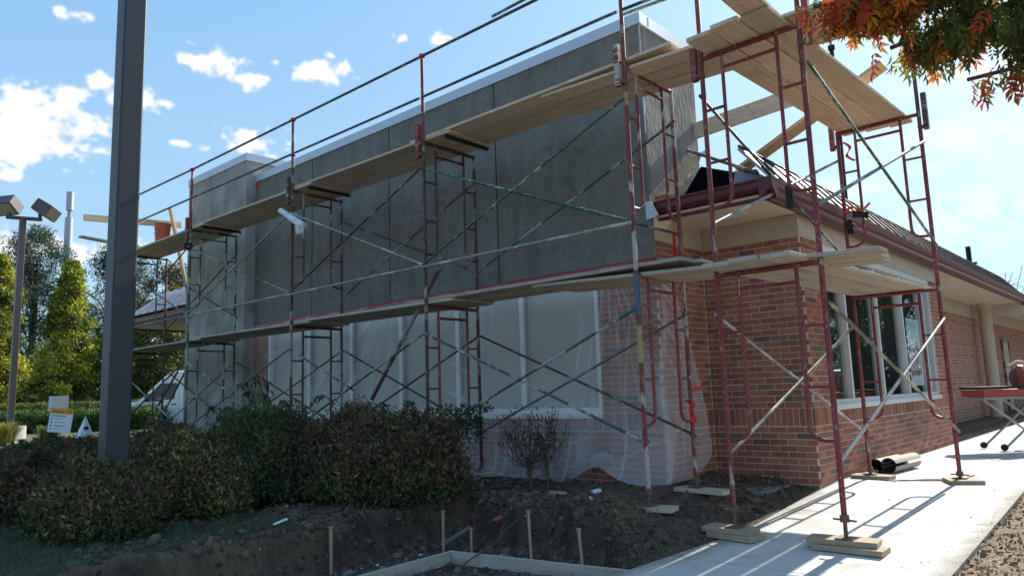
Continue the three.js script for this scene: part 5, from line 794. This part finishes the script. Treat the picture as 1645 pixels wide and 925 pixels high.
{
  const lg = leafCluster(12, .20, .14, .08, 12), lg2 = leafCluster(12, .34, .22, .07, 14);
  const cone = (t) => t < .12 ? sst(-.05, .14, t) * .9 : Math.pow(1 - (t - .12) / .88, .62), oval = (t) => Math.pow(Math.sin(Math.PI * clamp(t * .9 + .08)), .7), ragged = (t) => t < .1 ? .2 : (1.05 - t * .8) * (.75 + .35 * Math.sin(t * 23));
  const yg = [[.10, .15, .028], [.48, .46, .05]], dk = [[.05, .09, .028], [.18, .22, .05]], pine = [[.045, .085, .060], [.115, .165, .105]], br = [[.09, .10, .04], [.25, .17, .06]];
  tree('conical yellow-green tree in front of the pale antenna pole', -34.6, -3.7, .6, 7.2, 1.5, 3000, yg, lg, cone);
  tree('conical yellow-green tree behind the parking light at the left edge', -37.2, -1.4, .6, 7.6, 1.6, 3000, yg, lg, cone);
  tree('dark green tree low between the two conical trees', -41, -4.0, .3, 3.6, 1.8, 1200, dk, lg, oval);
  tree('bluish pine with feathery branches behind the conical trees', -56.5, -8.0, .2, 13.4, 6.0, 2600, pine, lg2, ragged, .3);
  tree('second bluish pine, partly behind the dark light pole', -54.4, -13.0, .2, 12.8, 5.2, 2400, pine, lg2, ragged, .3);
  tree('bright yellow-green tree seen through the leftmost scaffold bay', -33.5, -8.8, .3, 6.2, 2.3, 2600, [[.08, .12, .025], [.32, .31, .04]], lg, oval);
  tree('darker green tree seen under the lower planks behind the van', -34.5, -6.2, .3, 4.6, 2.0, 2000, dk, lg, oval);
  tree('sparse brownish autumn tree behind the leftmost upper planks', -44, -12.2, .3, 9.4, 3.0, 1500, br, lg2, oval, .22);
  tree('autumn-yellow tree far at the right end of the roof', -7.4, -62, 0, 8.2, 3.2, 900, [[.20, .16, .04], [.36, .24, .04]], lg2, oval, .25);
  // bare twiggy tree at the right end
  const o = thing('bare_tree', 'thin bare tree rising beyond the far right end of the roof', 'tree'), tw = []; for (let i = 0; i < 26; i++) { const a = rr(0, 6.28), R = rr(.8, 3.2), h = rr(4.5, 8.2), y0 = rr(3, 5.5), A = V(-4, y0, -48), B = V(-4 + Math.cos(a) * R * .55, lerp(y0, h, .55) + .2, -48 + Math.sin(a) * R * .55), D = V(-4 + Math.cos(a) * R, h, -48 + Math.sin(a) * R); tw.push(pipeG([A, B, D], .016, 4, 8)); for (let q = 0; q < 5; q++) { const t = rr(.3, 1), P = A.clone().lerp(D, t); tw.push(pipeG([P, P.clone().add(V(rr(-.5, .5), rr(0, .35), rr(-.5, .5))), P.clone().add(V(rr(-1, 1), rr(.1, .7), rr(-1, 1)))], .008, 3, 5)); } } part('twigs', tw, M.bark, o, true); part('trunk', pipeG([V(-4, 0, -48), V(-4, 3, -48), V(-3.95, 6.5, -48)], .13, 6, 8), M.bark, o);
  // row of trees across the street to the right, mirrored in the side windows
  for (let i = 0; i < 6; i++) tree('leafy tree outside the picture, seen only mirrored in the side windows', [6, 9, 7.5, 12, 9.5, 14][i], [-22, -27, -34, -38, -17, -30][i], -.3, 10, 3.8, 800, [[.03, .06, .02], [.09, .12, .03]], lg2, oval, .25, 'trees mirrored in the side windows');
}
{ // ash tree reaching in from the upper right
  const o = thing('ash_tree', 'ash tree reaching in from the upper right with red, orange and green leaves', 'tree');
  part('trunk', pipeG([V(5.6, -.5, 3.6), V(5.55, 1.2, 3.55), V(5.35, 2.6, 3.45), V(5.2, 3.8, 3.4), V(5.25, 5.6, 3.3)], .11, 10, 20), M.bark, o);
  const B = [[[5.3, 2.9, 3.45], [4.5, 3.15, 3.6], [3.7, 3.16, 3.8], [3.2, 3.03, 4.0], [2.92, 2.99, 4.2]], [[5.3, 2.8, 3.45], [4.6, 2.9, 3.5], [3.9, 2.92, 3.6], [3.45, 2.84, 3.75], [3.2, 2.76, 3.88]], [[5.25, 3.3, 3.4], [4.4, 3.55, 3.3], [3.6, 3.5, 3.5], [3.1, 3.25, 3.8]], [[5.3, 2.8, 3.45], [4.7, 2.86, 3.35], [4.1, 2.80, 3.35], [3.80, 2.72, 3.45], [3.50, 2.66, 3.62]], [[5.3, 3.1, 3.4], [4.6, 3.2, 3.1], [4.0, 3.1, 3.0], [3.55, 2.95, 3.2]], [[5.2, 3.9, 3.4], [4.4, 4.1, 3.6], [3.7, 4.0, 3.9], [3.2, 3.6, 4.2]], [[5.3, 2.7, 3.4], [4.8, 2.84, 3.2], [4.3, 2.82, 3.1], [3.9, 2.78, 3.2], [3.65, 2.74, 3.38]]];
  for (const b of [0, 1, 4, 6]) for (const q of B[b]) q[1] += .10;
  const curves = B.map((b) => new THREE.CatmullRomCurve3(b.map((p) => V(...p)))); part('branches', B.map((b, i) => { const g = pipeG(b.map((p) => V(...p)), .012, 6, 24); return g; }), M.twig, o, true);
  const leafGeo = (seed) => { const r = mulberry(seed), P = [], I = []; let k = 0; const pr = 4, L = .20, fl = (bx, by, ax, ay, len) => { const w = len * .17, nx = -ay, ny = ax, c = (r() - .5) * .03; const pts = [[bx, by, 0], [bx + ax * len * .45 + nx * w, by + ay * len * .45 + ny * w, .010 + c], [bx + ax * len, by + ay * len, -.014 + c * 2], [bx + ax * len * .45 - nx * w, by + ay * len * .45 - ny * w, .010 + c], [bx + ax * len * .5, by + ay * len * .5, -.004 + c]]; pts.forEach((p) => P.push(...p)); I.push(k, k + 1, k + 4, k + 1, k + 2, k + 4, k + 2, k + 3, k + 4, k + 3, k, k + 4); k += 5; }; for (let i = 0; i < pr; i++) { const t = -(.05 + i * .044); for (const s of [-1, 1]) { const a = (.62 + r() * .3) * s; fl(0, t, Math.sin(a), -Math.cos(a), .072 + .02 * r()); } } fl(0, -.20, (r() - .5) * .2, -1, .085); const n0 = P.length / 3; P.push(-.0015, 0, 0, .0015, 0, 0, 0, -.21, 0); I.push(n0, n0 + 1, n0 + 2); const g = new THREE.BufferGeometry(); g.setAttribute('position', new THREE.Float32BufferAttribute(P, 3)); g.setIndex(I); g.computeVertexNormals(); uvm(g); return g; };
  const LG = [1, 2, 3, 4].map(leafGeo), LM = [[.11, .16, .042], [.075, .12, .038], [.17, .19, .045], [.24, .21, .055], [.66, .46, .045], [.70, .25, .04], [.58, .10, .04], [.36, .06, .04], [.42, .22, .065]].map((c) => leafMat(...c, .46));
  const put = (cv, t, R, down) => { const p = cv.getPoint(t), off = V(rr(-R, R), rr(-R * .5, R * .8), rr(-R, R)).multiplyScalar(.9); const edge = clamp((3.72 - p.x) / .8) * .9 + rr(-.3, .3) + (off.y < -.03 ? .18 : 0); const mi = edge < .22 ? Math.floor(rr(0, 2.6)) : edge < .45 ? Math.floor(rr(0, 4.3)) : edge < .72 ? Math.floor(rr(2, 7.5)) : Math.floor(rr(4, 8.99)); return { p: p.clone().add(off), m: R < .05 ? 3 + Math.floor(rr(0, 5.9)) : Math.min(8, mi), down }; };
  const rest = [], placeLeaf = (q) => { const m = part('leaf', LG[Math.floor(rnd() * 4)], LM[q.m], o); m.position.copy(q.p); m.rotation.set(rr(-.5, .5), rr(0, 6.28), rr(-.55, .55)); m.scale.setScalar(rr(.5, .82)); };
  let cnt = 0; const plan = [[0, 95, .11, .45], [1, 70, .10, .45], [3, 26, .06, .55], [4, 45, .13, .4], [6, 62, .11, .35]];
  for (const [b, n, R, t0] of plan) for (let i = 0; i < n && cnt < 298; i++, cnt++) placeLeaf(put(curves[b], lerp(t0, 1, i / n), R * (b === 3 ? .6 : 1)));
  const gs = [[], [], [], [], []]; for (let i = 0; i < 4300; i++) { const b = [2, 5, 0, 4, 1, 6, 0, 4][i % 8], t = rr(.05, b === 2 || b === 5 ? 1 : .84), q = put(curves[b], t, .26 - (t > .6 ? .09 : 0)); if (q.p.y < 2.80 + (q.p.x < 3.9 ? .07 : 0)) continue; const g = LG[i % 4].clone(), s = rr(.5, .85); g.applyMatrix4(new THREE.Matrix4().compose(q.p, new THREE.Quaternion().setFromEuler(new THREE.Euler(rr(-.5, .5), rr(0, 6.28), rr(-.5, .5))), V(s, s, s))); gs[q.m < 2 ? 0 : q.m < 4 ? 1 : q.m === 4 ? 3 : q.m === 6 || q.m === 7 ? 4 : 2].push(g); }
  gs.forEach((l, i) => { if (l.length) part('leaves', mg(l), [LM[0], LM[2], LM[5], LM[4], LM[6]][i], o, true); });
}
// ---------------------------------------------------------------- put every group at the base of its thing
for (const g of groups) {
  if (g.userData.placed) { delete g.userData.placed; continue; }
  g.updateMatrixWorld(true); const b = new THREE.Box3().setFromObject(g); if (b.isEmpty()) continue;
  const base = V((b.min.x + b.max.x) / 2, b.min.y, (b.min.z + b.max.z) / 2); g.position.copy(base); for (const c of g.children) c.position.sub(base);
}
renderer.render(scene, camera);
